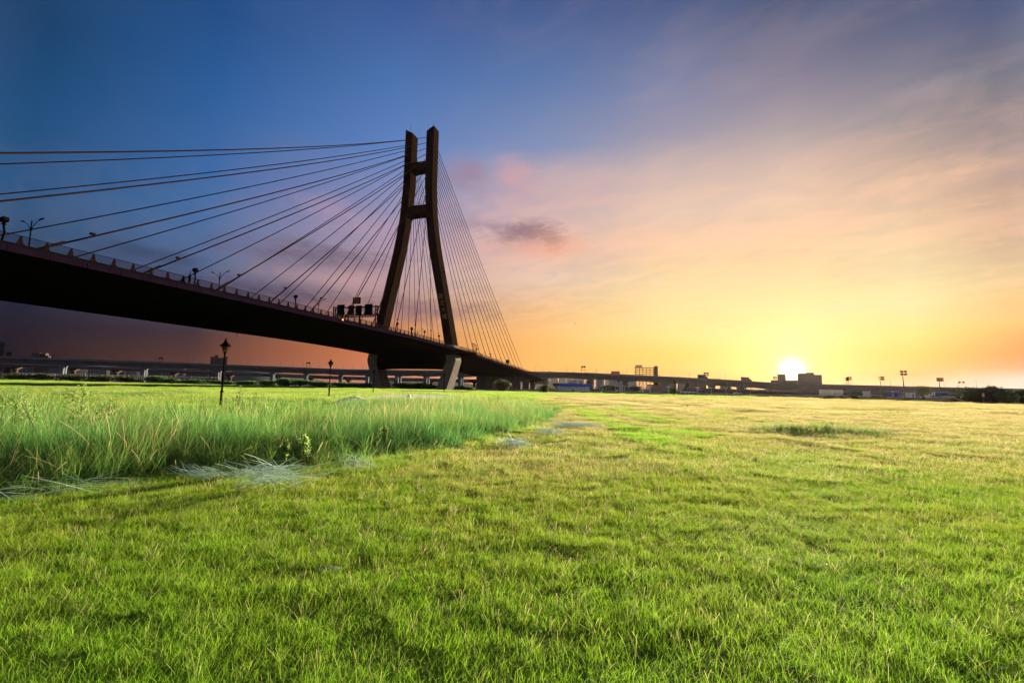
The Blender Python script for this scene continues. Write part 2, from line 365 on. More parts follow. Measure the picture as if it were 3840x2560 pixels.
MARKS = [(0, 'the left frame edge'), (830, 'the nearest park lamp'), (1233, 'the second park lamp'), (1420, 'the far tower foot'), (1660, 'the near tower foot'), (2045, 'the first pier past the stayed bridge'), (2190, 'the dark twin panel sign'), (2425, 'the concrete skeleton'), (2645, 'the tarpaulin truck'), (2970, 'the setting sun'), (3390, 'the tallest mast'), (3625, 'the orange panelled road sign')]
def place_labels(items, what):
    """items: (object, column); one label each, by rank from the nearest landmark"""
    by = {}
    for o, x in items:
        mx, mn = min(MARKS, key=lambda m_: abs(m_[0] - x)); by.setdefault((mn, x >= mx), []).append((abs(x - mx), o))
    for (mn, right), l in by.items():
        for (d, o), w in zip(sorted(l, key=lambda t_: t_[0]), ('first', 'second', 'third', 'fourth', 'fifth', 'sixth', 'seventh', 'eighth')):
            o['label'] = f"{w} {what} to the {'right' if right else 'left'} of {mn}"
# ------------------------------------------------------------------ ground
HZ = lambda x: 1450 + .02 * (x - 1920)          # row of the horizon at column x
def polysheet(name, pts, z, m, kind='structure'):
    me = bpy.data.meshes.new(name); me.from_pydata([(p[0], p[1], z) for p in pts], [], [tuple(range(len(pts)))]); me.materials.append(MATS[m])
    o = link(name, me); return tag(o, kind=kind)
mb = MB(); mb.lathe([(9000, -1.0), (9000, 0), (.01, 0)], 48); g = mb.build('ground', 'far_ground'); tag(g, kind='structure')
edge_px = [(-700, 1409), (0, 1424), (500, 1437), (1000, 1449), (1300, 1456), (1600, 1462), (2000, 1471), (2400, 1480), (2800, 1487), (3150, 1496), (3400, 1505), (3840, 1520), (4600, 1548)]
edge = [gnd(*p) for p in edge_px]
lawn_poly = [(-260, -6), (-260, 210)] + [(p.x, p.y) for p in edge] + [(90, -6)]
polysheet('lawn', lawn_poly, .004, 'lightened_lawn_ground')
epath = [(p.x, p.y) for p in edge[9:]] + [(p.x * 1.03, p.y * 1.03) for p in reversed(edge[9:])]
polysheet('path', epath, .008, 'tarmac_path')
# strip of verge beyond the path and lawn
def hills():
    vs = []; n = 160
    for i in range(n + 1):
        a = R(-75 + 150 * i / n); h = 60 + 50 * math.sin(a * 9 + 1) + 40 * math.sin(a * 23) + 18 * math.sin(a * 51 + 2)
        h = max(12, h * (1.0 if a < R(0) else .45))
        for r, z in ((4600, 0), (5000, h), (5600, 0)): vs.append((r * math.sin(a), r * math.cos(a), z))
    fs = [(3 * i + j, 3 * i + j + 1, 3 * i + j + 4, 3 * i + j + 3) for i in range(n) for j in range(2)]
    mb = MB(); mb.add(vs, fs); tag(mb.build('hills', 'hill', smooth=True), kind='structure')
hills()

# ------------------------------------------------------------------ cable-stayed bridge
BROT = R(16.24)
cdir = Vector((math.cos(BROT), -math.sin(BROT), 0)); ddir = Vector((math.sin(BROT), math.cos(BROT), 0))
BP = Vector((-39.3, 186, 0)) - cdir * 1.3
def B(u, s, z): return BP + cdir * u + ddir * s + Vector((0, 0, z))      # bridge frame to world
def bplane(x, y, u):                                                     # pixel to (s, z) on the plane u
    r = ray(x, y); q = CAM + r * ((BP + cdir * u - CAM).dot(cdir) / r.dot(cdir)); return (q - BP).dot(ddir), q.z
bridge = thing('cable_stayed_bridge', BP, 'huge cable stayed road bridge with a dark H shaped tower and a fan of cables', 'bridge', rz=-BROT)
EU = 21.25
def zd(s):                                                                # kerb height along the deck
    if s < -60: return 17.0
    if s < 20: return 17.0 - .048 * (s + 60) ** 2 / 160
    return max(8.2, 15.08 - .048 * (s - 20) + .0 * s)
def off(s): return 0 if s < 118 else -.0016 * (s - 118) ** 2
def stations(a, b, n): return [a + (b - a) * i / n for i in range(n + 1)]
SS = stations(-230, 118, 40) + stations(118, 420, 24)[1:]
sec = [(-EU, -1.2), (-EU + .3, -.45), (-EU + .3, 0), (EU - .3, 0), (EU - .3, -.45), (EU, -1.2), (EU - 3.5, -2.0), (EU - 4.6, -2.3), (-EU + 4.6, -2.3), (-EU + 3.5, -2.0)]
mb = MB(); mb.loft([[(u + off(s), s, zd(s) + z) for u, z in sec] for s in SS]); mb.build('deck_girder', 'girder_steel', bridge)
mb = MB(); mb.loft([[(u + off(s), s, zd(s) + z) for u, z in ((-19, .02), (-19, .05), (19, .05), (19, .02))] for s in SS]); mb.build('carriageway', 'asphalt', bridge)
# fascia panels along the near edge (straight part, one by one)
fp = MB(); fp.prism([(0, 0), (.10, -.02), (.16, -.74), (.02, -.76)], -1.97, 1.97)
pan = None
for k in range(64):
    s = -136 + 4 * k
    if s > 116: break
    if pan is None: o = pan = fp.build('fascia_panel', 'fascia_steel', bridge)
    else: o = link('fascia_panel', pan.data, bridge)
    o.location = (EU - .03, s, zd(s) - .46); o.rotation_euler = (math.atan((zd(s + 1) - zd(s - 1)) / 2), 0, 0)
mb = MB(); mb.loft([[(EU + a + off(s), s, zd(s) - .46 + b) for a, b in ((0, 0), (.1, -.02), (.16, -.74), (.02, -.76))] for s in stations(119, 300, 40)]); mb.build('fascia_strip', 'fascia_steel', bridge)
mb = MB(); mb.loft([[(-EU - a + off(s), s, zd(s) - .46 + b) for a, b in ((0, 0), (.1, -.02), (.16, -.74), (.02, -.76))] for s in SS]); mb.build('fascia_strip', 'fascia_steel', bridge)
# railing: six rails, a tapered bracket every 2.5 m
railing = link('railing', None, bridge)
ur = EU - .45
SR = [s for s in SS if s < 330]; SR = sorted(set(SR + stations(-60, 60, 30)))
for i in range(6):
    mb = MB(); z = .16 + i * .165; mb.tube([(ur + off(s), s, zd(s) + z) for s in SR], .035 if i < 5 else .055, 6); mb.build('rail', 'rail_steel', railing)
pm = MB(); pm.prism([(-.30, 0), (.30, 0), (.11, .99), (.04, 1.04), (-.05, 1.0)], -.05, .05, 'x'); pm.box((.0, 0, .04), (.3, .7, .08))
post = None
s = -135.1
while s < 150:
    if not (-3 < s < 9):
        if post is None: o = post = pm.build('post', 'rail_steel', railing)
        else: o = link('post', post.data, railing)
        o.location = (ur + off(s), s, zd(s))
    s += 2.5
mb = MB()
for k in range(60): s_ = 150 + 2.5 * k; mb.box((ur + off(s_), s_, zd(s_) + .5), (.1, .3, 1.0))
tag(mb.build('post', 'rail_steel', railing), kind='stuff')
# far side parapet
mb = MB(); mb.loft([[(-ur + a + off(s), s, zd(s) + b) for a, b in ((-.1, 0), (.1, 0), (.1, 1.0), (-.1, 1.0))] for s in SS]); mb.build('parapet', 'rail_steel', bridge)

# tower
tower = link('tower', None, bridge)
LEG = [(-.6, 11.7, 16.2, -.4, 6.6), (0, 11.8, 16.2, -.4, 6.6), (11.3, 15.7, 19.7, -.1, 5.8), (17.5, 14.6, 18.2, 0, 5.5), (28, 12.6, 16.0, 0, 5.4), (55, 6.75, 10.15, 0, 5.1), (62.5, 5.45, 8.8, 0, 5.0), (70.5, 4.45, 7.6, 0, 5.0), (84, 3.4, 6.65, 0, 5.0), (107.2, 3.25, 6.55, 0, 5.0)]
for sg in (1, -1):
    rings = []
    for i, (z, ui, uo, s0, s1) in enumerate(LEG):
        zo = 109.0 if i == len(LEG) - 1 else z
        e = .12
        rings.append([(sg * ui, s0 + e, z), (sg * (ui + e), s0, z), (sg * (uo - e), s0, zo), (sg * uo, s0 + e, zo), (sg * uo, s1 - e, zo), (sg * (uo - e), s1, zo), (sg * (ui + e), s1, z), (sg * ui, s1 - e, z)])
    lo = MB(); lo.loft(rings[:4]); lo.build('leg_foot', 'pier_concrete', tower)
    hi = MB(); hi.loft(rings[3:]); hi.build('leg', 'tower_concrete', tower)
    mb = MB(); mb.tube([(sg * 5.3, 2.2, 107.8), (sg * 5.3, 2.2, 112.0)], .05, 6); mb.build('lightning_rod', 'dark_metal', tower)
def beam(z0, z1, u, s0, s1, arch):
    mb = MB(); n = 8
    mb.prism([(-u, z1), (u, z1)] + [(u - 2 * u * i / n, z0 + arch * (1 - (2 * i / n - 1) ** 4) - arch) for i in range(n + 1)], s0, s1); return mb
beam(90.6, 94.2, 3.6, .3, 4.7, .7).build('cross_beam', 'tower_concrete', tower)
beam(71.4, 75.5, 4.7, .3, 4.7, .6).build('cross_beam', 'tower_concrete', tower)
beam(8.0, 14.0, 15.2, .5, 5.3, .4).build('cross_beam', 'girder_steel', tower)
mb = MB()
for s0 in (.5, 4.5):
    for i in range(9): mb.tube([(-3.4 + .85 * i, s0, 75.5), (-3.4 + .85 * i, s0, 76.6)], .03, 5)
    for z in (76.05, 76.6): mb.tube([(-3.5, s0, z), (3.5, s0, z)], .03, 5)
mb.build('beam_railing', 'dark_metal', tower)
mb = MB()
for sg, z in ((1, 47.3), (-1, 47.3)): mb.box((sg * 12.1, 3, z), (.5, .7, .6))
mb.build('floodlight_box', 'dark_metal', tower)
# gilt name characters running down the near leg
def plaque(z, strokes, sc=1.0):
    mb = MB(); uc = 7.9 + (62.5 - z) * 0.0
    return mb
def leg_mid(z):
    for (za, ia, oa, *_), (zb, ib, ob, *_) in zip(LEG, LEG[1:]):
        if za <= z <= zb: t = (z - za) / (zb - za); return ((ia + oa) * (1 - t) + (ib + ob) * t) / 2
mat('gilt', (.17, .12, .03), .5, .2, 2)
# strokes of the characters 新北大橋 on a unit square
GLY = {
 'xin': [(.05, .9, .5, .9), (.27, 1, .27, .9), (.15, .85, .2, .72), (.4, .85, .35, .72), (0, .7, .52, .7), (.02, .48, .52, .48), (.27, .7, .27, 0), (.25, .4, .05, .12), (.3, .4, .48, .2), (.95, 1, .62, .88), (.64, .88, .64, .4), (.64, .4, .55, 0), (.64, .58, 1, .58), (.84, .58, .84, 0)],
 'bei': [(.35, 1, .35, 0), (.02, .65, .35, .65), (0, .12, .35, .25), (.62, 1, .62, .08), (.62, .08, 1, .08), (1, .08, 1, .22), (.95, .75, .62, .58)],
 'da': [(0, .65, 1, .65), (.5, 1, .48, .55), (.48, .55, .02, 0), (.5, .55, 1, 0)],
 'qiao': [(0, .72, .4, .72), (.2, 1, .2, 0), (.2, .65, .02, .25), (.22, .6, .4, .4), (.92, 1, .5, .9), (.45, .78, 1, .78), (.7, .95, .48, .6), (.7, .78, .98, .58), (.6, .62, .82, .62), (.6, .62, .6, .5), (.82, .62, .82, .5), (.6, .5, .82, .5), (.48, .4, .48, 0), (.48, .4, .96, .4), (.96, .4, .96, 0), (.62, .28, .82, .28), (.62, .28, .62, .1), (.82, .28, .82, .1), (.62, .1, .82, .1)]}
for nm, zc in (('xin', 36.8), ('bei', 34.1), ('da', 31.4), ('qiao', 28.7)):
    mb = MB(); k = 2.0
    for a, b, c, d in GLY[nm]:
        p = Vector((leg_mid(zc) - k / 2 + a * k, -.03, zc - k / 2 + b * k)); q = Vector((leg_mid(zc) - k / 2 + c * k, -.03, zc - k / 2 + d * k))
        t = (q - p).normalized(); n = Vector((0, 1, 0)); mb.box((p + q) / 2, ((q - p).length + .1, .06, .13), (t, n, t.cross(n)))
    mb.build('name_character', 'gilt', tower)

# stay cables
TZ = [104.4, 102.2, 100, 97.7, 95.8, 93.9, 91.8, 89.8, 87.7, 85.5, 82.4, 78.4, 72.5]
NL = [155, 143, 131, 118.6, 106.5, 94.5, 83, 71, 59, 47, 35, 23, 11]
FL = [160, 147.5, 132, 118, 106, 94, 82, 70, 58, 46, 34, 22, 10.5]
RS = [101.2, 92.9, 84.6, 76.3, 68, 59.7, 51.4, 43.1, 34.8, 26.5, 18.6, 12.5]
def um(z): return leg_mid(min(z, 107))
def cable(u0, s0, z0, u1, s1, z1, sag, r):
    mb = MB(); n = 14
    mb.tube([(u0 + (u1 - u0) * t, s0 + (s1 - s0) * t, z0 + (z1 - z0) * t - sag * 4 * t * (1 - t)) for t in [i / n for i in range(n + 1)]], r, 8)
    o = mb.build('stay_cable', 'cable_sheath', bridge, smooth=True); return o
for sg in (1, -1):
    for i, z in enumerate(TZ):
        L = (NL if sg > 0 else FL)[i]
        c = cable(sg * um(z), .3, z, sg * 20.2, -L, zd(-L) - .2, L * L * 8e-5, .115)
        if sg > 0 and L < 135:                     # damper clamp and steel guide pipe above the deck
            a = Vector((um(z), .3, z)); b = Vector((20.2, -L, zd(-L) - .2)); t = (a - b).normalized()
            mb = MB(); mb.tube([b, b + t * (2.2 + .012 * L)], .15, 8); mb.build('guide_pipe', 'cable_sheath', bridge)
            q = b + t * (3.6 + .03 * L) + Vector((0, 0, .12)); mb = MB(); mb.box(q, (.4, .5, .3)); mb.build('damper_clamp', 'cable_sheath', bridge)
    for i, z in enumerate(TZ[:12]):
        s1 = RS[i]; cable(sg * um(z), 4.8, z, sg * 20.2, s1, zd(s1) - .1, s1 * s1 * 8e-5, .115)
# platform round the near leg with a handrail and a row of hooked davits
mb = MB(); mb.prism([(13.5, -4.5), (22.6, -4.5), (23.2, -3), (23.2, 12), (22.4, 15.5), (20.8, 16.5), (13.5, 16.5)], 14.55, 15.35, 'z'); mb.prism([(14, -3), (21.5, -3), (22, 11), (19, 14), (14, 14)], 13.7, 14.6, 'z'); mb.build('platform', 'girder_steel', bridge)
pl = link('platform_railing', None, bridge)
path = [(22.9, -4.2), (23.1, -3), (23.1, 12), (22.3, 15.3), (20.8, 16.4)]
for z in (15.7, 16.05, 16.4): mb = MB(); mb.tube([(a, b, z) for a, b in path], .035, 6); mb.build('rail', 'rail_steel', pl)
bar = MB(); bar.tube([(0, 0, 15.3), (0, 0, 16.45)], .05, 6); bo = None
for k in range(14):
    b_ = -4 + 1.2 * k
    if bo is None: o = bo = bar.build('post', 'rail_steel', pl)
    else: o = link('post', bo.data, pl)
    o.location = (23.05 if b_ < 12 else 22.6, b_, 0)
dv = MB(); dv.tube([(0, 0, 15.3), (0, 0, 18.6), (0, -.3, 18.95), (0, -1.0, 19.0), (0, -1.1, 18.7)], .1, 6); dvo = None
for k in range(4):
    if dvo is None: o = dvo = dv.build('davit', 'dark_metal', bridge)
    else: o = link('davit', dvo.data, bridge)
    o.location = (22.8, 9.8 + 1.35 * k, 0 - .1 * k)
# wall piers under the approach
for k, s in enumerate((116, 141, 166, 192)):
    mb = MB(); z1 = zd(s) - 2.35; w = 15 + off(s)
    for t in (0,): mb.prism([(-15 + off(s), -.4), (14.6 + off(s), -.4), (14.6 + off(s), z1), (-15 + off(s), z1)], s, s + (3.2 if k else 4.5))
    o = mb.build('wall_pier', 'wall_concrete' if k == 0 else 'pier_concrete', bridge)
# a loose cable end hanging below the girder
p0 = bplane(889, 1241, -EU + 4.6); mb = MB()
mb.tube([(-EU + 4.6, p0[0], 14.8), (-EU + 4.62, p0[0] + .1, 14.1), (-EU + 4.5, p0[0] - .05, 13.5)], [.07, .06, .05], 6); mb.build('hanging_wire', 'dark_metal', bridge)

# things that stand on the bridge
def bworld(u, s, dz=0): return B(u + off(s), s, zd(s) + dz)
dl = thing('street_lamp', (0, 0, 0), 'x', 'street lamp', rz=-BROT)
mb = MB(); mb.tube([(0, 0, 0), (0, 0, 8.6)], [.13, .08], 8); mb.build('pole', 'dark_metal', dl)
for sg in (1, -1):
    mb = MB(); mb.tube([(0, 0, 6.7), (sg * .3, 0, 7.4), (sg * .9, 0, 8.1), (sg * 1.7, 0, 8.5)], .045, 6); mb.tube([(0, 0, 7.4), (sg * .5, 0, 7.6)], .03, 5); a = mb.build('arm', 'dark_metal', dl)
    mb = MB(); mb.loft([[(sg * (1.6 + 1.05 * t), w * y, 8.5 + .28 * t + h * zz) for y, zz in ((-1, 0), (0, -1), (1, 0), (0, 1))] for t, w, h in ((0, .06, .06), (.35, .2, .12), (.8, .2, .10), (1, .05, .04))]); mb.build('lamp_head', 'dark_metal', a)
LL = [(116, 860, 'leftmost twin arm street lamp above the bridge railing, nearest the frame edge'), (824, 1040, 'twin arm bridge lamp right of the triangular warning sign'), (1195, 1130, 'twin arm bridge lamp just left of the overhead sign gantry'), (1567, 1230, 'twin arm lamp seen between the two tower legs'), (1806, 1320, 'first twin arm lamp on the deck right of the tower'), (1868, 1345, 'twin arm lamp left of the black box on the descending deck'), (1930, 1365, 'twin arm lamp at the foot of the outermost right cables'), (1958, 1372, 'twin arm lamp where the last right cable meets the deck'), (1983, 1385, 'farthest twin arm lamp at the low end of the bridge deck')]
for i, (x, y, lb) in enumerate(LL):
    s = bplane(x, y, 0)[0]; o = dl if i == 0 else dup(dl, (0, 0, 0), -BROT)
    o.location = bworld(0, s, .05); o['label'] = lb; o['group'] = 'twin arm lamps along the bridge'
# bent floodlight posts at the railing
fl = thing('floodlight_post', (0, 0, 0), 'x', 'floodlight', rz=-BROT)
mb = MB(); mb.tube([(0, 0, 0), (0, .15, .9), (0, .02, 1.6), (0, 0, 2.0)], .11, 8); mb.lathe([(.12, 1.75), (.24, 1.78), (.24, 1.86), (.12, 1.9)], 10); mb.build('post', 'dark_metal', fl)
mb = MB(); mb.box((0, 0, 2.35), (.62, .55, .5), (Vector((.95, .1, .28)), Vector((-.1, .99, 0)), Vector((-.28, 0, .95)))); mb.tube([(0, 0, 1.95), (0, 0, 2.15)], .15, 8); mb.build('lamp_box', 'dark_metal', fl)
FLp = [(10, 880, 'boxy floodlight on a bent post at the left edge of the photo'), (730, 1050, 'boxy floodlight on a bent post right beside the triangular sign'), (1107, 1150, 'boxy floodlight on a straight post midway between lamp and gantry'), (1490, 1235, 'small floodlight right of the far tower leg above the railing'), (1592, 1262, 'small floodlight on the railing between the tower legs, right of the twin arm lamp'), (1646, 1278, 'small floodlight close left of the near tower leg'), (1788, 1330, 'small floodlight on the descending deck right of the platform'), (1838, 1350, 'small floodlight right of the first lamp past the tower')]
for i, (x, y, lb) in enumerate(FLp):
    s = bplane(x, y, ur + .2)[0]; o = fl if i == 0 else dup(fl, (0, 0, 0), -BROT)
    o.location = bworld(ur + .15, s); o['label'] = lb; o['group'] = 'floodlights along the bridge railing'
s = bplane(708, 1050, ur + .1)[0]
t = thing('warning_sign', bworld(ur + .25, s), 'black triangular warning sign on a thick ribbed post at the bridge railing', 'sign', rz=-BROT - R(35))
mb = MB(); mb.tube([(0, 0, 0), (0, 0, 1.3)], .14, 8)
for k in range(5): mb.lathe([(.14, .3 + .2 * k), (.21, .33 + .2 * k), (.21, .40 + .2 * k), (.14, .43 + .2 * k)], 8)
mb.build('post', 'dark_metal', t)
mb = MB(); mb.prism([(-.5, 1.15), (.5, 1.15), (.04, 2.05), (-.04, 2.05)], -.05, .05); mb.build('sign_plate', 'dark_metal', t)
s = bplane(1345, 1215, ur)[0]
t = thing('round_sign', bworld(ur + .2, s), 'round black road sign on a thick post under the overhead gantry', 'sign', rz=-BROT - R(20))
mb = MB(); mb.tube([(0, 0, 0), (0, 0, 1.8)], .22, 8); mb.build('post', 'dark_metal', t)
mb = MB(); mb.loft([[(.62 * math.cos(a), d, 2.3 + .62 * math.sin(a)) for a in [2 * math.pi * j / 18 for j in range(18)]] for d in (-.06, .06)]); mb.build('sign_plate', 'dark_metal', t)
s = bplane(1541, 1245, ur)[0]
t = thing('round_sign', bworld(ur + .2, s), 'round black road sign at the railing between the two tower legs', 'sign', rz=-BROT - R(20))
mb = MB(); mb.tube([(0, 0, 0), (0, 0, 1.6)], .2, 8); mb.build('post', 'dark_metal', t)
mb = MB(); mb.loft([[(.55 * math.cos(a), d, 2.0 + .55 * math.sin(a)) for a in [2 * math.pi * j / 16 for j in range(16)]] for d in (-.06, .06)]); mb.build('sign_plate', 'dark_metal', t)
# overhead sign gantry
s = bplane(1413, 1190, 20.0)[0]
gt = thing('sign_gantry', bworld(0, s), 'overhead lattice sign gantry with dark direction panels and an amber display', 'sign gantry', rz=-BROT)
for u in (6.0, 19.6):
    mb = MB(); mb.tube([(u, 0, 0), (u, 0, 6.2)], .17, 8); mb.tube([(u, .9, 0), (u, .9, 6.2)], .17, 8)
    for k in range(4): mb.tube([(u, 0, .8 + 1.3 * k), (u, .9, 1.5 + 1.3 * k)], .06, 5)
    mb.build('gantry_post', 'dark_metal', gt)
mb = MB()
for yy in (0, .9):
    for z in (3.6, 5.9): mb.tube([(6, yy, z), (20.6, yy, z)], .1, 6)
    for k in range(12): u0 = 6 + 1.15 * k; mb.tube([(u0, yy, 3.6 if k % 2 else 5.9), (u0 + 1.15, yy, 5.9 if k % 2 else 3.6)], .05, 5); mb.tube([(u0, yy, 3.6), (u0, yy, 5.9)], .05, 5)
mb.build('truss', 'dark_metal', gt)
mb = MB(); mb.b2(6, 19.8, -1.0, 0, 3.0, 3.1)
for k in range(16): mb.box((6.3 + .88 * k, -.9, 2.85), (.35, .35, .2))
mb.build('catwalk', 'dark_metal', gt)
for a, b, z0, z1 in ((7.3, 9.7, 3.5, 6.6), (11.0, 12.8, 3.7, 6.3), (13.3, 15.2, 3.7, 6.2), (16.2, 18.6, 3.6, 6.5)):
    mb = MB(); mb.b2(a, b, -.25, -.12, z0, z1); mb.build('sign_panel', 'sign_green', gt)
mb = MB(); mb.b2(12.3, 14.6, -.3, .1, 6.7, 8.5); dp = mb.build('display_board', 'dark_metal', gt)
mb = MB()
for r_ in range(3):
    for k in range(5):
        if (r_ * 7 + k * 3) % 5: mb.b2(12.5 + .4 * k, 12.5 + .4 * k + .27, -.33, -.3, 6.95 + .5 * r_, 6.95 + .5 * r_ + .3)
mb.build('lit_characters', 'amber_led', dp)
s = bplane(1282, 1194, EU)[0]
t = thing('amber_reflection', B(EU + .2, s, zd(s) - .35), 'small glowing amber square imitating a reflection on the bridge edge below the gantry', 'reflection', rz=-BROT)
mb = MB(); mb.box((0, 0, 0), (.2, .3, .45)); mb.build('housing', 'dark_metal', t); mb = MB(); mb.box((.08, -.02, 0), (.16, .36, .32)); mb.build('lens', 'amber_glint', t)  # glowing box stands in for an orange reflection on the fascia
s = bplane(1905, 1357, ur)[0]
t = thing('equipment_cabinet', bworld(ur + .1, s), 'square black cabinet on posts at the edge of the descending deck', 'cabinet', rz=-BROT)
mb = MB(); mb.box((-.3, 0, 1.9), (1.2, 1.9, 1.8)); mb.build('housing', 'dark_metal', t); mb = MB(); mb.tube([(-.3, -.6, 0), (-.3, -.6, 1.1)], .1, 6); mb.tube([(-.3, .6, 0), (-.3, .6, 1.1)], .1, 6); mb.build('post', 'dark_metal', t)

# ------------------------------------------------------------------ viaducts behind
def pl_at(path, x):
    for (xa, ya, Ya), (xb, yb, Yb) in zip(path, path[1:]):
        if xa <= x <= xb:
            t = (x - xa) / (xb - xa); return at(x, ya + (yb - ya) * t, Ya + (Yb - Ya) * t)
    return at(*path[-1])
def viaduct(name, label, path, depth, width, piers, m, pm_, pw, haunch=0, parapet=1.0, caps=False, xs=None, pairs=True):
    P = [pl_at(path, x) for x in (xs or np.linspace(path[0][0], path[-1][0], 110))]
    root = thing(name, (P[0].x, P[0].y, 0), label, 'bridge'); O = Vector((P[0].x, P[0].y, 0))
    px_piers = sorted(p for p in piers)
    def side(i):
        t = (P[min(i + 1, len(P) - 1)] - P[max(0, i - 1)]); t.z = 0; t.normalize(); return Vector((-t.y, t.x, 0)), t
    ring = []; par = []; pp2 = []
    xsn = xs or np.linspace(path[0][0], path[-1][0], 110)
    for i, p in enumerate(P):
        n, t = side(i); d = depth
        if haunch:
            near = min((abs(xsn[i] - q) for q in px_piers), default=999); d = depth + haunch * max(0, 1 - near / 120.0) ** 2
        q = p - O
        zt = q.z - parapet
        ring.append([q + n * u + Vector((0, 0, zt - q.z + z)) for u, z in ((0, 0), (width, 0), (width, -.7), (width - 2.5, -1.2), (width - 4, -d), (4, -d), (2.5, -1.2), (0, -.7))])
        par.append([q + n * u + Vector((0, 0, zt - q.z + z)) for u, z in ((.02, .0), (.35, 0), (.3, parapet), (.06, parapet))])
        pp2.append([q + n * (width - u) + Vector((0, 0, zt - q.z + z)) for u, z in ((.02, .0), (.35, 0), (.3, parapet), (.06, parapet))])
    mb = MB(); mb.loft(ring); mb.build('deck_girder', m, root)
    mb = MB(); mb.loft(par); mb.build('parapet', m, root); mb = MB(); mb.loft(pp2); mb.build('parapet', m, root)
    for x in px_piers:
        i = int(np.argmin([abs(a - x) for a in xsn])); n, t = side(i); p = pl_at(path, x) - O; h = p.z - parapet - depth - (haunch or 0) * .9
        mb = MB()
        for u in ((5, width - 5) if pairs else (width / 2,)):
            c = Vector((p.x, p.y, 0)) + n * u; w = pw / 2
            mb.loft([[c + t * (a * w * f) + n * (b * w * f) + Vector((0, 0, z)) for a, b in ((-1, -.7), (-.7, -1), (.7, -1), (1, -.7), (1, .7), (.7, 1), (-.7, 1), (-1, .7))] for z, f in ((-.5, 1.0), (h - 1.5, 1.0), (h - .2, 1.25), (h + .8, 1.3))])
        if caps:
            c = Vector((p.x, p.y, 0)) + n * (width / 2)
            mb.loft([[c + t * (a * 1.2) + n * (b * f) + Vector((0, 0, z)) for a, b in ((-1, -1), (1, -1), (1, 1), (-1, 1))] for z, f in ((h - 2.6, pw / 2), (h - .6, width / 2 - .5), (h + .5, width / 2 - .5))])
        mb.build('pier', pm_, root)
    return root
VP = [(-700, 1308, 300), (0, 1334, 335), (700, 1360, 390), (1300, 1384, 430), (2050, 1393, 405), (2232, 1398, 400), (2500, 1411, 395), (2700, 1421, 390), (2900, 1434, 385), (3082, 1440, 380), (3500, 1450, 370), (3840, 1457, 362), (4500, 1475, 345)]
viaduct('viaduct', 'long grey concrete viaduct running across the whole view behind the stayed bridge', VP, 3.6, 17, [-330, -60, 229, 534, 811, 1018, 1145, 1277, 1370, 1482, 1590, 1720, 1880, 2045, 2218, 2350, 2502, 2680, 2790, 2900, 3040], 'viaduct_concrete', 'viaduct_concrete', 2.9, haunch=1.2)
VP2 = [(-700, 1345, 480), (0, 1360, 500), (300, 1370, 520), (700, 1387, 540), (1300, 1411, 560), (1800, 1422, 560), (2060, 1428, 560)]
viaduct('lower_viaduct', 'lower dark viaduct with T shaped piers glimpsed under the grey one', VP2, 3.0, 18, [40, 260, 420, 640, 850, 1037, 1160, 1300, 1480, 1613, 1777, 1950], 'viaduct_concrete', 'dimmed_concrete', 3.2, caps=True, pairs=False)
VP3 = [(2572, 1454, 330), (2887, 1461, 318), (3100, 1463, 308), (3400, 1467, 300), (3840, 1474, 285), (4500, 1486, 262)]
viaduct('low_flyover', 'low dark flyover with a plain parapet below the viaduct on the right', VP3, 2.0, 14, [2590, 2700, 2830, 2960, 3110, 3350, 3560, 3760], 'viaduct_concrete', 'viaduct_concrete', 2.2, parapet=.8)
# street lamps on the viaduct
vl = thing('viaduct_lamp', (0, 0, 0), 'thin single arm street lamp rising above the distant viaduct', 'street lamp')
mb = MB(); mb.tube([(0, 0, 0), (0, 0, 6.2), (.2, 0, 6.7), (1.2, 0, 7.0)], [.12, .09, .07, .06], 6); mb.build('pole', 'dark_metal', vl)
mb = MB(); mb.box((1.4, 0, 7.0), (.7, .25, .14)); mb.build('lamp_head', 'dark_metal', vl)
first = True; vls = []
for x, k in [(52, .8), (85, 1), (190, 1), (220, .8), (325, 1), (344, .7), (455, 1.1), (461, .8), (578, 1), (566, .7), (681, .9), (699, 1), (896, .9), (926, 1), (998, .8), (1033, 1), (1096, .8), (1134, 1), (1192, .9), (1286, .9), (1322, 1), (1356, .9), (1472, .8), (1540, .9), (2009, 1.1), (2037, .9), (2124, 1.1), (2133, .9), (2239, .9), (2243, 1.1), (2345, .9), (2359, 1.1), (2487, .9), (2588, 1), (2737, 1), (2784, .9), (2855, .7), (3344, 1.1), (3668, 1.2), (3200, .8), (3320, .6), (3430, .7), (3550, .7)]:
    p = pl_at(VP, x); p.z -= 1.0; p.y += 8 if x % 2 else 1.2
    if first: o = vl; o.location = p; first = False
    else: o = dup(vl, p)
    o.scale = (k * .8,) * 3; o.rotation_euler = (0, 0, math.pi if (x % 3 == 0 or x == 3668) else 0); o['group'] = 'lamps along the viaduct'; vls.append((o, x))
place_labels(vls, 'thin viaduct street lamp')
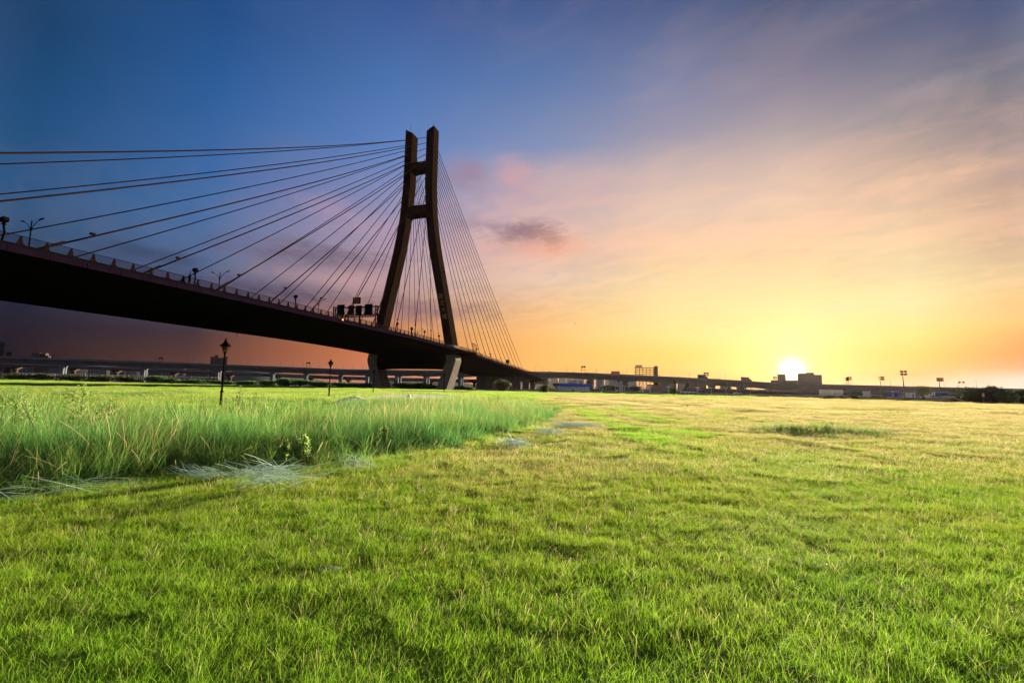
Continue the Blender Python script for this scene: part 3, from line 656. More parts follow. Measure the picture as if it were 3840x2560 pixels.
# sign frames on the viaduct
def sign_frame(x, label, h=5.2, w=3.4, m='dark_metal', y_off=4):
    p = pl_at(VP, x); p.z -= 1.0; p.y += y_off
    t = thing('road_sign_frame', p, label, 'road sign')
    mb = MB(); mb.tube([(-w / 2, 0, 0), (-w / 2, 0, h)], .13, 6); mb.tube([(w / 2, 0, 0), (w / 2, 0, h)], .13, 6); mb.tube([(-w / 2, 0, h - .3), (w / 2, 0, h - .3)], .1, 6); mb.tube([(-w / 2, 0, h * .55), (w / 2, 0, h * .55)], .1, 6); mb.build('frame', 'dark_metal' if m == 'dark_metal' else 'white_paint', t)
    for sx in (-1, 1): mb = MB(); mb.prism([(sx * w * .28 + a * .85, h + .2 + b * .8) for a, b in ((-1, -.4), (-.6, -1), (.6, -1), (1, -.2), (.7, .9), (-.2, 1), (-.9, .5))], -.1, .1); mb.build('sign_panel', m, t)
sign_frame(588, 'dark twin panel road sign on the viaduct left of the nearest park lamp', 4)
sign_frame(1148, 'dark twin panel road sign on the viaduct between park lamp and stayed bridge')
sign_frame(2190, 'dark twin panel road sign on the viaduct right of the stayed bridge', 6)
sign_frame(3625, 'white framed road sign with two orange panels on the viaduct at right', 5.0, 5.4, 'sign_orange')
# vehicles on the viaduct
def truck(p, label, L=6.5, H=3.4, m='truck_tarp', rz=0):
    t = thing('truck', p, label, 'truck', rz=rz)
    mb = MB(); mb.b2(-L / 2, L / 2 - 2.1, -1.2, 1.2, .9, H); mb.build('cargo_box', m, t)
    mb = MB(); mb.prism([(L / 2 - 1.95, .6), (L / 2 + .05, .6), (L / 2, 1.6), (L / 2 - .5, 2.6), (L / 2 - 1.95, 2.7)], -1.1, 1.1); mb.build('cab', 'car_dark', t)
    for sx in (-L / 2 + 1.2, L / 2 - 1.0):
        for sy in (-1.1, 1.1): mb = MB(); mb.loft([[(sx + .5 * math.cos(a), sy + d, .5 + .5 * math.sin(a)) for a in [2 * math.pi * j / 12 for j in range(12)]] for d in (-.15, .15)]); mb.build('wheel', 'tyre', t)
    return t
def car_build(p, label, m, rz=0, group=None):
    t = thing('car', p, label, 'car', group, rz)
    mb = MB(); mb.loft([[(x, y * w, z) for x, z in ((-2.15, .35), (-2.2, .75), (-1.9, .95), (1.0, .95), (2.0, .78), (2.15, .5), (2.1, .35))] for y, w in ((-1, .85), (1, .85))]); mb.build('body', m, t)
    mb = MB(); mb.loft([[(-1.75, y * .8, .95), (-1.2, y * .68, 1.42), (.2, y * .68, 1.45), (1.0, y * .8, .95)] for y in (-1, 1)]); cb = mb.build('cabin', 'car_glass', t)
    mb = MB(); mb.b2(-1.15, .15, -.66, .66, 1.42, 1.48); mb.build('roof', m, t)
    for sx in (-1.35, 1.35):
        for sy in (-.8, .8): mb = MB(); mb.loft([[(sx + .33 * math.cos(a), sy + d, .33 + .33 * math.sin(a)) for a in [2 * math.pi * j / 12 for j in range(12)]] for d in (-.1, .1)]); mb.build('wheel', 'tyre', t)
    return t
def vdeck(x, dy=5): p = pl_at(VP, x); p.z -= 1.0; p.y += dy; return p
tr = truck(vdeck(2645), 'tall tarpaulin truck driving on the viaduct beside the tall floodlight mast', 8.0, 4.3)
dup(tr, vdeck(118), 0, 'dark box truck on the viaduct at the far left')
dup(tr, vdeck(141), 0, 'second dark truck right behind the box truck at far left')
dup(tr, vdeck(2810), 0, 'low dark truck on the viaduct left of the sunlit building')
dc = car_build(vdeck(2155), 'dark car on the viaduct left of the twin panel sign', 'car_dark')
dup(dc, vdeck(370), 0, 'dark car on the viaduct between the far left trucks and the park lamp')
dup(dc, vdeck(2708), 0, 'dark car on the viaduct right of the tarpaulin truck')
dup(dc, vdeck(2066), 0, 'dark car on the viaduct above the first pier right of the stayed bridge')

# ------------------------------------------------------------------ city
def building(name, x0, x1, ytop, Y, label, wall, floors, bays, depth=18, steps=(), win='glass_dark', roof=None, cat='building', win_as='window'):
    p0 = at(x0, ytop, Y); p1 = at(x1, ytop, Y); H = p0.z; c = Vector(((p0.x + p1.x) / 2, Y, 0)); th_ = math.atan2(c.x, Y); W = (p1.x - p0.x) * math.cos(th_)
    t = thing(name, c, label, cat, rz=-th_)
    mb = MB(); mb.b2(-W / 2, W / 2, 0, depth, -.5, H)
    for a, b, h in steps: mb.b2(W * (a - .5), W * (b - .5), 1, depth - 1, H - .02, H + h)
    mb.b2(-W / 2 - .2, W / 2 + .2, -.2, depth + .2, H - .5, H - .15)
    mb.build('wall', wall, t)
    if floors:
        fh = H / (floors + .3); bw = W / bays; mb = MB(); 
        for f in range(floors):
            for b in range(bays):
                cx = -W / 2 + (b + .5) * bw; z = f * fh + fh * .62; mb.b2(cx - bw * .3, cx + bw * .3, -.12, .05, z - fh * .25, z + fh * .25)
        for f in range(1, floors + 1): mb.b2(-W / 2 - .1, W / 2 + .1, -.3, 0.02, f * fh - .1, f * fh + .1)
        tag(mb.build('window', win, t), kind='stuff')
    if roof: mb = MB(); mb.b2(-W / 2 + .5, W / 2 - .5, 1.5, depth - 1, H, H + roof[1]); mb.build('roof_block', roof[0], t)
    return t
building('tower_block', 790, 853, 1342, 760, 'dark brown high rise block behind the viaduct beside the nearest park lamp', 'wall_brown', 16, 6, 25, steps=((.0, .25, 2), (.25, .45, 5), (.5, .75, 1), (.75, 1, 3)))
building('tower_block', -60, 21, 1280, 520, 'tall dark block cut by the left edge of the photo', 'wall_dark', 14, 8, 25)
building('city_block', 22, 45, 1320, 540, 'lower dark block beside the tall one at the left edge', 'wall_dark', 8, 3, 25)
building('city_block', 415, 470, 1374, 640, 'dim block under the viaduct behind the second pier from left', 'wall_pink', 8, 6, 20)
building('city_block', 472, 515, 1380, 660, 'dim narrow block adjoining the one behind the second viaduct pier', 'wall_grey', 7, 5, 20)
building('city_block', 560, 606, 1381, 690, 'dim tan block under the viaduct left of the nearest park lamp', 'wall_tan', 7, 5, 20)
building('city_block', 608, 690, 1376, 700, 'wide dim block under the viaduct left of the nearest park lamp', 'wall_pink', 8, 9, 20)
building('city_block', 700, 780, 1384, 720, 'wide low block directly left of the dark high rise', 'wall_tan', 7, 8, 20)
building('city_block', 130, 185, 1372, 620, 'dim block under the viaduct at far left', 'wall_tan', 8, 6, 20)
building('city_block', 330, 400, 1386, 640, 'low dim block right of the first viaduct pier', 'wall_grey', 6, 7, 20)
hbs = []
for x0, x1, yt, Y, st in ((2040, 2062, 1416, 1900, 0), (2064, 2092, 1410, 2000, 1), (2096, 2122, 1404, 1800, 0), (2124, 2150, 1413, 2100, 1), (2152, 2192, 1411, 1900, 0), (2196, 2228, 1420, 2000, 1), (2268, 2284, 1414, 2000, 0), (2344, 2376, 1418, 1900, 1)):
    b = building('distant_block', x0, x1, yt, Y, 'pale hazy apartment block far off under the viaduct', 'wall_grey', 0, 0, 40, steps=((.2, .5, 8), (.6, .8, 5)) if st else ((.3, .7, 6),)); b['group'] = 'hazy blocks on the skyline under the viaduct'; hbs.append((b, x0))
place_labels(hbs, 'pale hazy far block')
building('city_block', 2131, 2147, 1427, 700, 'small hazy block above the blue roofed hall', 'wall_grey', 6, 3, 15)
building('city_block', 2148, 2163, 1425, 640, 'small grey block right of the hazy one above the hall', 'wall_grey', 6, 3, 15)
building('city_block', 2172, 2186, 1427, 640, 'narrow block beside the dark viaduct pier', 'wall_pink', 6, 3, 15)
t = building('office_building', 2234, 2265, 1419, 560, 'white office with dark horizontal window bands under the viaduct', 'wall_white', 6, 1, 18)
building('apartment_building', 2284, 2338, 1408, 600, 'white apartment block with many windows under the viaduct', 'wall_white', 12, 12, 20)
building('apartment_building', 2292, 2324, 1391, 640, 'block with a dark red top rising above the viaduct', 'roof_red', 0, 0, 18)
building('city_block', 2341, 2384, 1428, 610, 'low white building between apartment block and concrete skeleton', 'wall_white', 6, 9, 18)
building('city_block', 2468, 2536, 1420, 650, 'reddish low block right of the concrete skeleton', 'wall_pink', 8, 12, 18)
building('city_block', 2540, 2575, 1424, 700, 'hazy grey block behind the viaduct pier right of the skeleton', 'wall_grey', 7, 6, 18)
building('city_block', 2580, 2640, 1440, 600, 'low pinkish house row under the descending viaduct', 'wall_pink', 3, 10, 18, roof=('roof_red', 2))
building('city_block', 2700, 2742, 1443, 560, 'low building with a red roof under the descending viaduct', 'wall_tan', 2, 6, 18, roof=('roof_red', 3))
building('city_block', 2762, 2800, 1444, 580, 'small pale warehouse under the low end of the viaduct', 'wall_white', 2, 5, 18)
building('city_block', 2425, 2500, 1447, 460, 'long low red roofed house below the concrete skeleton', 'wall_pink', 2, 12, 12, roof=('roof_red', 1.5))
# building in front of the sun: two blocks joined by a low middle
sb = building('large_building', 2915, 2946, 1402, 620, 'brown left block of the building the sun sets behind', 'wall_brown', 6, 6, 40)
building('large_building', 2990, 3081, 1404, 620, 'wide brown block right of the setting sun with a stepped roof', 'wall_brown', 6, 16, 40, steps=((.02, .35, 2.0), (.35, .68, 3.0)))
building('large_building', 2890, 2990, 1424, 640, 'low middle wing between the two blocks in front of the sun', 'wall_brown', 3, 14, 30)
# concrete skeleton
def skeleton():
    Y = 620; xs = (2382, 2466); p0 = at(xs[0], 1377, Y); p1 = at(xs[1], 1377, Y); c = Vector(((p0.x + p1.x) / 2, Y, 0)); th_ = math.atan2(c.x, Y); W = (p1.x - p0.x) * math.cos(th_); H = p0.z; D = 12
    t = thing('building_skeleton', c, 'unfinished concrete building skeleton of bare floors and columns above the viaduct', 'building', rz=-th_)
    nf = 11; fh = H / nf
    for f in range(1, nf + 1):
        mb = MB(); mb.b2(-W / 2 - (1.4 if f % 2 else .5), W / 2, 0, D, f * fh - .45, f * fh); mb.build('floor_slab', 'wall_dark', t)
    for k in range(7):
        mb = MB(); x = -W / 2 + .6 + (W - 1.2) * k / 6
        for y in (.6, D - .6): mb.b2(x - .35, x + .35, y - .35, y + .35, -.5, H - .5)
        mb.build('column', 'wall_dark', t)
    mb = MB(); mb.b2(W / 2 - 4.5, W / 2 + .3, 1, D - 1, -.5, H + 2.2); mb.build('stair_core', 'wall_dark', t)
    for f in range(1, 4): mb = MB(); mb.b2(-W / 2, -W / 2 + 9, 0, D, H + f * 1.1 - .3, H + f * 1.1); mb.build('roof_slab', 'wall_dark', t)
    mb = MB()
    for x in (.3, 3, 6, 8.6):
        for y in (.5, D - .5): mb.b2(-W / 2 + x - .2, -W / 2 + x + .2, y - .2, y + .2, H, H + 3.0)
    mb.build('roof_column', 'wall_dark', t)
    mb = MB()
    for k in range(14): x = -W / 2 + 9 + (W - 14) * k / 13; mb.tube([(x, .4, H), (x, .4, H + 1.1)], .06, 5)
    mb.tube([(-W / 2 + 9, .4, H + 1.1), (W / 2 - 5, .4, H + 1.1)], .06, 5); mb.build('roof_railing', 'wall_dark', t)
skeleton()
# blue roofed hall
def hall():
    Y = 255; p0 = at(2093, 1467, Y); p1 = at(2211, 1467, Y); W = p1.x - p0.x; t = thing('sports_hall', ((p0.x + p1.x) / 2, Y, 0), 'long low hall with a blue roof and pale green striped wall', 'building')
    mb = MB(); mb.b2(-W / 2, W / 2, 0, 9, -.3, 2.6); mb.build('wall', 'wall_mint', t)
    mb = MB(); mb.prism([(-.5, 2.55), (2.2, 4.1), (6.8, 4.1), (9.5, 2.55)], -W / 2 - .4 + 1, W / 2 + .4, 'x'); mb.build('roof', 'roof_blue', t)
    for k in range(12):
        x = -W / 2 + W * (k + .5) / 12; mb = MB(); mb.b2(x - W / 34, x + W / 34, -.07, .03, .9, 2.0); mb.build('window', 'white_paint', t)
    mb = MB(); mb.b2(-W / 2 - .02, W / 2 + .02, -.05, .02, .1, .5); mb.build('plinth', 'wall_white', t)
hall()
# screen of vertical fins and stair beside the sun building
def finscreen():
    Y = 300; p0 = at(3060, 1480, Y); p1 = at(3150, 1480, Y); W = p1.x - p0.x; t = thing('fin_screen', ((p0.x + p1.x) / 2, Y - 3, 0), 'row of pale upright fins under the flyover right of the sun', 'fence')
    mb = MB(); mb.b2(-W / 2, W / 2, .2, .5, 0, .7); mb.b2(-W / 2, W / 2, .2, .4, 3.3, 3.5); mb.build('frame', 'wall_pink', t)
    f = MB(); f.b2(-.1, .1, -.05, .2, 0, 3.8); fo = None
    for k in range(22):
        if fo is None: o = fo = f.build('fin', 'wall_white', t)
        else: o = link('fin', fo.data, t)
        o.location = (-W / 2 + W * (k + .5) / 22, 0, 0)
finscreen()
def small_block(x0, x1, yt, Y, label, m, name='shed'):
    p0 = at(x0, yt, Y); p1 = at(x1, yt, Y); W = p1.x - p0.x; H = max(.6, p0.z); t = thing(name, ((p0.x + p1.x) / 2, Y, 0), label, 'building')
    mb = MB(); mb.b2(-W / 2, W / 2, 0, 5, -.2, H); mb.build('wall', m, t)
    mb = MB(); mb.prism([(-W / 2 - .3, H), (W / 2 + .3, H), (W / 2, H + .35), (-W / 2, H + .35)], -.3, 5.3); mb.build('roof', 'wall_grey' if m != 'wall_grey' else 'wall_dark', t)
    mb = MB(); mb.b2(-W * .12, W * .12, -.05, .02, 0, H * .75); mb.build('door', 'wall_dark', t)
small_block(3258, 3266, 1467, 280, 'narrow white kiosk under the flyover', 'wall_white', 'kiosk')
small_block(3415, 3432, 1472, 275, 'white hut left of the thin tree under the flyover', 'wall_white')
small_block(3455, 3478, 1470, 290, 'pinkish wall right behind the thin tree', 'wall_pink')
small_block(3492, 3506, 1470, 280, 'narrow white hut right of the thin tree', 'wall_white')
small_block(3560, 3625, 1482, 262, 'long grey lean to roof left of the dark trees', 'wall_grey')
small_block(3345, 3372, 1468, 285, 'blue shed under the flyover left of the tallest mast', 'sign_blue')
small_block(3530, 3556, 1471, 285, 'blue shed under the flyover right of the thin tree', 'sign_blue')
# river wall with a pale rail at the left
def rail_wall(x0, x1, y0, y1, Y, label, h):
    a = at(x0, y0, Y); b = at(x1, y1, Y + 25); a.z = b.z = 0; L = (b - a).length; rz = math.atan2(b.y - a.y, b.x - a.x)
    t = thing('flood_wall', a, label, 'wall', rz=rz); n = int(L / 12)
    mb = MB(); mb.b2(0, L, 0, .5, -.2, h); mb.build('wall', 'wall_tan', t)
    mb = MB(); mb.b2(0, L, -.1, .6, h, h + .3); mb.build('coping', 'wall_white', t)
    for k in range(n + 1): mb = MB(); mb.b2(k * 12 - .3, k * 12 + .3, -.25, .7, -.2, h + 1.2); mb.build('post', 'wall_tan', t)
    mb = MB(); mb.b2(0, L, .2, .35, h + .8, h + 1.05); mb.build('rail', 'wall_white', t)
rail_wall(60, 820, 1400, 1430, 290, 'long tan flood wall with a pale rail behind the left scrub', 3.2)

# ------------------------------------------------------------------ plants
def leaf_cloud(blobs, n, size, name, up_bias=.0):
    """leaf quads scattered through a set of ellipsoids (cx,cy,cz,rx,ry,rz)"""
    vol = np.array([b[3] * b[4] * b[5] for b in blobs]); idx = rng.choice(len(blobs), n, p=vol / vol.sum()); bl = np.array(blobs)[idx]
    d = rng.normal(size=(n, 3)); d /= np.linalg.norm(d, axis=1)[:, None]; r = rng.random(n) ** .45
    c = bl[:, :3] + d * bl[:, 3:] * r[:, None] * (1 + .12 * rng.normal(size=(n, 1)))
    c[:, 2] = np.maximum(c[:, 2], .05)
    t = rng.normal(size=(n, 3)); t[:, 2] += up_bias; t /= np.linalg.norm(t, axis=1)[:, None]
    q = rng.normal(size=(n, 3)); q = np.cross(t, q); q /= np.linalg.norm(q, axis=1)[:, None]
    s = size * (.6 + .8 * rng.random(n))[:, None]
    V = np.stack([c - t * s, c + q * s * .38, c + t * s, c - q * s * .38], 1).reshape(-1, 3)
    F = np.arange(4 * n).reshape(n, 4); C = np.zeros((4 * n, 3)); C[:, 0] = np.repeat(rng.random(n), 4)
    return colmesh(name, V, F, C)
def blobs_for(w, h, d, k, base=.15):
    out = [(0, 0, h * (.5 + base / 2), w * .36, d * .36, h * (.5 - base / 2))]
    for _ in range(k):
        a = rng.random() * 6.28; rr = .25 + .75 * rng.random(); zz = base + (1 - base) * (.15 + .75 * rng.random()); sc = .16 + .16 * rng.random()
        out.append((math.cos(a) * w * .36 * rr, math.sin(a) * d * .36 * rr, h * zz * .93, w * sc, d * sc, h * sc * .9))
    return out
def shrub(name, loc, w, h, d, n, leaf, m, label, cat, group=None, trunk=.0, k=9, base=.1, up_bias=.2):
    t = thing(name, loc, label, cat, group)
    mb = MB(); nst = 3 if not trunk else 1
    for i in range(nst):
        a = 6.28 * i / nst + rng.random(); rr = 0 if trunk else .12 * w; top = h * (.55 if not trunk else .7)
        mb.tube([(rr * math.cos(a) * .3, rr * math.sin(a) * .3, -.1), (rr * math.cos(a), rr * math.sin(a), top * .5), (rr * 1.6 * math.cos(a), rr * 1.6 * math.sin(a), top)], [.03 * h + trunk, .022 * h + trunk * .7, .008 * h], 6)
        for j in range(5):
            b = rng.random() * 6.28; z0 = top * (.35 + .12 * j); mb.tube([(rr * math.cos(a), rr * math.sin(a), z0), (w * .25 * math.cos(b), d * .25 * math.sin(b), z0 + h * .22)], [.012 * h, .005 * h], 5)
    mb.build('trunk', 'bark', t)
    me = leaf_cloud(blobs_for(w, h, d, k, base), n, leaf, 'crown', up_bias); me.materials.append(MATS[m]); link('crown', me, t)
    return t
def pxplant(x, yb, ytop, wpx, Y=None):
    Y = Y or 1.6 * FPX / (yb - HZ(x)); p = at(x, yb, Y); h = at(x, ytop, Y).z; return Vector((p.x, Y, 0)), wpx / FPX * Y, h
def px_shrub(name, x, yb, yt, w, n, leaf, m, label, cat='bush', Y=None, group=None, **kw):
    p, W, H = pxplant(x, yb, yt, w, Y); return shrub(name, p, W, H, kw.pop('d', W), n, leaf, m, label, cat, group, **kw)
px_shrub('willow_shrub', 1886, 1467, 1420, 66, 5200, .2, 'leaf_olive', 'round olive willow shrub in front of the concrete wall pier', Y=150, base=.02, k=14, up_bias=.9)
px_shrub('willow_shrub', 2041, 1472, 1442, 48, 3200, .15, 'leaf_olive', 'round olive shrub beside the park lamp right of the bridge end', Y=135, base=.02, k=12, up_bias=.9)
px_shrub('small_shrub', 2150, 1472, 1461, 20, 700, .12, 'leaf_green', 'tiny green bush in front of the blue roofed hall', Y=150)
px_shrub('small_tree', 2524, 1482, 1452, 36, 2200, .14, 'leaf_dark', 'small dark bush beside a park lamp under the viaduct', Y=135, base=.15, trunk=.05)
px_shrub('thin_tree', 3462, 1500, 1448, 74, 2000, .2, 'leaf_olive', 'thin flat topped tree standing in front of the flyover at right', 'tree', Y=165, base=.42, trunk=.12)
px_shrub('dark_tree', 3668, 1505, 1455, 130, 11000, .2, 'leaf_dark', 'wide dark hedge like tree left of the taller one at the right', 'tree', Y=125, base=0, k=16, d=6)
px_shrub('dark_tree', 3728, 1505, 1447, 64, 8000, .2, 'leaf_dark', 'tallest dark tree with a pointed top near the right edge', 'tree', Y=122, base=0, k=12, d=6)
px_shrub('dark_tree', 3772, 1505, 1462, 60, 6000, .2, 'leaf_green', 'lower green tree right of the pointed dark one', 'tree', Y=118, base=0, k=12, d=5)
px_shrub('dark_tree', 3836, 1510, 1460, 110, 9000, .2, 'leaf_dark', 'dark tree cut by the right edge of the photo', 'tree', Y=124, base=0, k=14, d=6)
for x, yb, yt, w, lb in ((3110, 1497, 1481, 70, 'low grassy scrub right of the sun beside the white post'), (3160, 1498, 1482, 34, 'small round bush second in the row right of the sun'), (3212, 1500, 1479, 44, 'round bush third in the row right of the sun'), (3265, 1500, 1487, 60, 'low spreading scrub left of the single head mast'), (3330, 1503, 1486, 76, 'long low scrub at the foot of the tallest mast'), (3400, 1505, 1491, 60, 'low scrub right of the tallest mast foot'), (3575, 1510, 1492, 34, 'small green bush beside the lean to roof')):
    px_shrub('scrub_bush', x, yb, yt, w, 1500, .13, 'leaf_olive', lb, Y=125, base=0, d=3, group='bushes along the right field edge')
# scrub under the viaduct at left and centre
HD = [(-60, 1393, 150), (60, 1396, 150), (170, 1400, 130), (280, 1402, 130), (390, 1407, 130), (500, 1411, 120), (592, 1408, 70), (640, 1418, 80), (720, 1422, 110), (830, 1426, 110), (930, 1428, 90), (1005, 1426, 70), (1068, 1418, 70), (1130, 1424, 80), (1200, 1431, 90), (1290, 1433, 100), (1370, 1437, 80), (1505, 1436, 70), (1560, 1438, 70), (1610, 1442, 60), (1740, 1450, 90)]
scr = []
for i, (x, yt, w) in enumerate(HD):
    Y = 232 if x < 900 else (215 if x < 1400 else 228)
    o = px_shrub('scrub_bush', x, 1440, yt, w * 1.25, 1900, .42, 'leaf_green' if x > 560 else 'leaf_dark', 'dense green scrub bush at the far left field edge under the viaduct' if x < 1400 else 'low green scrub seen between the tower feet', Y=Y, base=0, d=8, group='scrub along the far left field edge' if x < 1400 else 'scrub between the tower feet', k=8); scr.append((o, x))
place_labels(scr, 'far green scrub bush')
# trees in the city haze
for x, yt, w, lb in ((2095, 1434, 40, 'grey green tree left above the blue roofed hall'), (2208, 1424, 16, 'slender dark tree between two viaduct piers'), (2275, 1444, 60, 'low tree mass below the white apartment block'), (2380, 1447, 60, 'low tree mass below the concrete skeleton'), (2576, 1434, 14, 'slim poplar under the descending viaduct'), (2640, 1440, 20, 'slim tree right of the poplar under the viaduct'), (2240, 1460, 40, 'dark bush between hall and park lamps'), (2690, 1462, 60, 'wide bush under the low flyover'), (2300, 1446, 40, 'tree mass left of the park lamp under the apartment block')):
    px_shrub('city_tree', x, 1470, yt, w, 1500, .5, 'leaf_dark', lb, 'tree', Y=340, base=.1)

# ------------------------------------------------------------------ park lamps
pk = thing('park_lamp', (0, 0, 0), 'x', 'lamp post')
mb = MB(); mb.lathe([(.11, 0), (.11, .12), (.085, .16), (.075, .9), (.095, .93), (.095, 1.0), (.055, 1.05), (.042, 3.2), (.06, 3.22), (.06, 3.28), (.04, 3.32)], 12); mb.build('post', 'lamp_iron', pk)
lh = MB()
for k in range(4):
    a = math.pi / 4 + k * math.pi / 2; c_, s_ = math.cos(a), math.sin(a); lh.tube([(.05 * c_, .05 * s_, 3.3), (.11 * c_, .11 * s_, 3.45), (.235 * c_, .235 * s_, 3.76)], .018, 5)
lh.lathe([(.05, 3.28), (.085, 3.36), (.1, 3.40), (.02, 3.42)], 10)
lh.loft([[(r * math.cos(a), r * math.sin(a), 3.74 + .0) for a in [math.pi / 4 + j * math.pi / 2 for j in range(4)]] for r in (.22, .25)]); hd = lh.build('lantern_frame', 'lamp_iron', pk)
gp = MB(); gp.loft([[(r * math.cos(a), r * math.sin(a), z) for a in [math.pi / 4 + j * math.pi / 2 for j in range(4)]] for r, z in ((.095, 3.45), (.205, 3.745))], cap=False); gp.build('glass', 'lamp_glass', hd)
rf = MB(); rf.loft([[(r * math.cos(a), r * math.sin(a), z) for a in [math.pi / 4 + j * math.pi / 4 for j in range(8)]] for r, z in ((.33, 3.74), (.31, 3.80), (.17, 3.93), (.09, 4.04), (.07, 4.12), (.03, 4.15), (.05, 4.2), (.012, 4.26))]); rf.build('roof', 'lamp_iron', pk)
PK = [(830, 28.8, 'nearest and tallest looking park lamp rising from the left tall grass'), (1233, 51, 'second park lamp, between the nearest one and the tower foot'), (1398, 82, 'park lamp standing against the left tower foot'), (1664, 100, 'park lamp standing against the right tower foot'), (2038, 128, 'park lamp in front of the round shrub at the bridge end'), (2319, 136, 'park lamp in front of the white apartment block'), (2340, 215, 'smaller park lamp just right of the one by the apartment block'), (2530, 124, 'park lamp rising from the small dark bush'), (2611, 162, 'park lamp left of the tall floodlight mast'), (2720, 136, 'park lamp right of the tall floodlight mast'), (2226, 205, 'small park lamp just right of a grey viaduct pier'), (2193, 230, 'faint park lamp by the blue hall and dark pier')]
for i, (x, Y, lb) in enumerate(PK):
    p = at(x, 1490, Y); p.z = 0; o = pk if i == 0 else dup(pk, p); o.location = p; o['label'] = lb; o['group'] = 'old style park lamps across the field'; o.rotation_euler = (0, 0, .25 + .5 * i)
# floodlight masts
def mast(x, Y, label, H=11.5, lean=0.0, heads=((-.75, 0), (.75, 0), (-.75, -1.1), (.75, -1.1)), rz=0.3):
    p = at(x, 1490, Y); p.z = 0; t = thing('floodlight_mast', p, label, 'light mast', 'sports floodlight masts'); t.rotation_euler = (0, lean, 0)
    mb = MB(); mb.tube([(0, 0, -.3), (0, 0, H * .5), (0, 0, H - .4)], [.24, .19, .12], 8); mb.build('mast', 'galvanised', t)
    mb = MB()
    for z in sorted({h[1] for h in heads}): mb.tube([(-1.2, 0, H - .6 + z), (1.2, 0, H - .6 + z)], .07, 6)
    mb.build('crossbar', 'dark_metal', t)
    for a, b in heads: mb = MB(); mb.loft([[(a + w * sx, -.1 - .7 * d, H - .5 + b + h * sz - .25 * d) for sx, sz in ((-1, -1), (1, -1), (1, 1), (-1, 1))] for d, w, h in ((0, .25, .18), (.5, .55, .36), (.8, .58, .38))]); mb.build('floodlight', 'dark_metal', t)
mast(2648, 250, 'floodlight mast beside the truck on the viaduct', 11.6)
mast(3178, 285, 'left one of two close floodlight masts right of the sun', 11.5, heads=((-.4, 0), (.4, 0), (-.4, -1.0), (.4, -1.0)))
mast(3186, 270, 'right one of two close floodlight masts right of the sun', 11.5)
mast(3304, 250, 'floodlight mast with lamps on one side only', 11.3, heads=((.5, 0), (.5, -1.1), (1.3, -.1), (1.3, -1.2)))
mast(3393, 190, 'tallest leaning floodlight mast at the right of the field', 11.6, lean=-.035)
mast(3526, 250, 'floodlight mast with wide double rows of lamps near the dark trees', 11.2, heads=((-1.3, 0), (-.4, 0), (.5, 0), (1.3, 0), (-1.3, -1.0), (-.4, -1.0), (.5, -1.0), (1.3, -1.0)))
mast(2907, 330, 'floodlight mast beside the left block in front of the sun', 13.0)
# white poles and signs in the car park
def post_sign(x, yb, yt, Y, label, m, w, h, name='sign_post', extra=None):
    p = at(x, yb, Y); p.z = 0; H = at(x, yt, Y).z; t = thing(name, p, label, 'sign')
    mb = MB(); mb.tube([(0, .05, -.2), (0, .05, H)], .05, 8); mb.build('post', 'galvanised', t)
    mb = MB(); mb.b2(-w / 2, w / 2, -.03, .0, H - h, H); mb.build('sign_plate', m, t)
    if extra: mb = MB(); mb.b2(-w / 2 * .6, w / 2 * .6, -.05, -.032, H - h * .55, H - h * .15); mb.build('emblem', extra, t)
post_sign(3690, 1516, 1474, 105, 'white signpost with a small orange and green board in front of the dark trees', 'sign_white', .45, .75, extra='sign_orange')
post_sign(3122, 1496, 1467, 150, 'small white signboard on a post beside the scrub right of the sun', 'sign_white', .4, .7)
post_sign(2640, 1478, 1462, 240, 'blue parking sign left of the tall floodlight mast', 'sign_blue', 1.0, 1.0)
post_sign(3177, 1484, 1466, 300, 'small blue sign at the foot of the twin masts', 'sign_blue', 1.1, 1.0)
post_sign(2432, 1468, 1446, 330, 'beige billboard under the concrete skeleton', 'sand', 2.0, 2.4)
post_sign(2255, 1475, 1466, 180, 'small white notice board in front of the dark bush', 'sign_white', .6, .5)
# cluster of white globe lamps
gl = thing('globe_lamp', (0, 0, 0), 'white twin globe lamp in the car park under the viaduct', 'lamp post')
mb = MB(); mb.tube([(0, 0, 0), (0, 0, 3.2)], .06, 6); mb.tube([(-.6, 0, 3.2), (.6, 0, 3.2)], .05, 6); mb.build('post', 'white_paint', gl)
for sx in (-.6, .6): mb = MB(); mb.lathe([(.02, 3.1), (.25, 3.2), (.3, 3.4), (.2, 3.6), (.02, 3.68)], 8, (sx, 0, 0)); mb.build('globe', 'white_paint', gl)
gls = []
for i, (x, Y) in enumerate(((2258, 260), (2308, 265), (2342, 265), (2400, 262), (2411, 275), (2436, 262), (2440, 275), (2506, 260), (2614, 270), (2618, 285), (2667, 280), (2722, 275), (2815, 280), (3348, 285))):
    p = at(x, 1480, Y); p.z = 0; o = gl if i == 0 else dup(gl, p); o.location = p; o['group'] = 'globe lamps in the car park'; gls.append((o, x))
place_labels(gls, 'white twin globe lamp')
wc = None
for i, (x, Y, lb, rz) in enumerate(((2325, 262, 'white car parked below the apartment block', .2), (2568, 266, 'white van like car parked left of the low flyover start', .1), (2600, 262, 'white car parked left of the tall floodlight mast', 0), (2598, 300, 'white car behind others near the flyover start', .4), (2767, 266, 'white car parked under the low flyover', .1), (3452, 250, 'white car parked beside the thin tree', 0), (3502, 250, 'white car parked right of the thin tree', .1), (3512, 262, 'second white car right of the thin tree', -.2))):
    p = at(x, 1480, Y); p.z = 0
    if wc is None: wc = car_build(p, lb, 'car_white', rz)
    else: dup(wc, p, rz, lb)
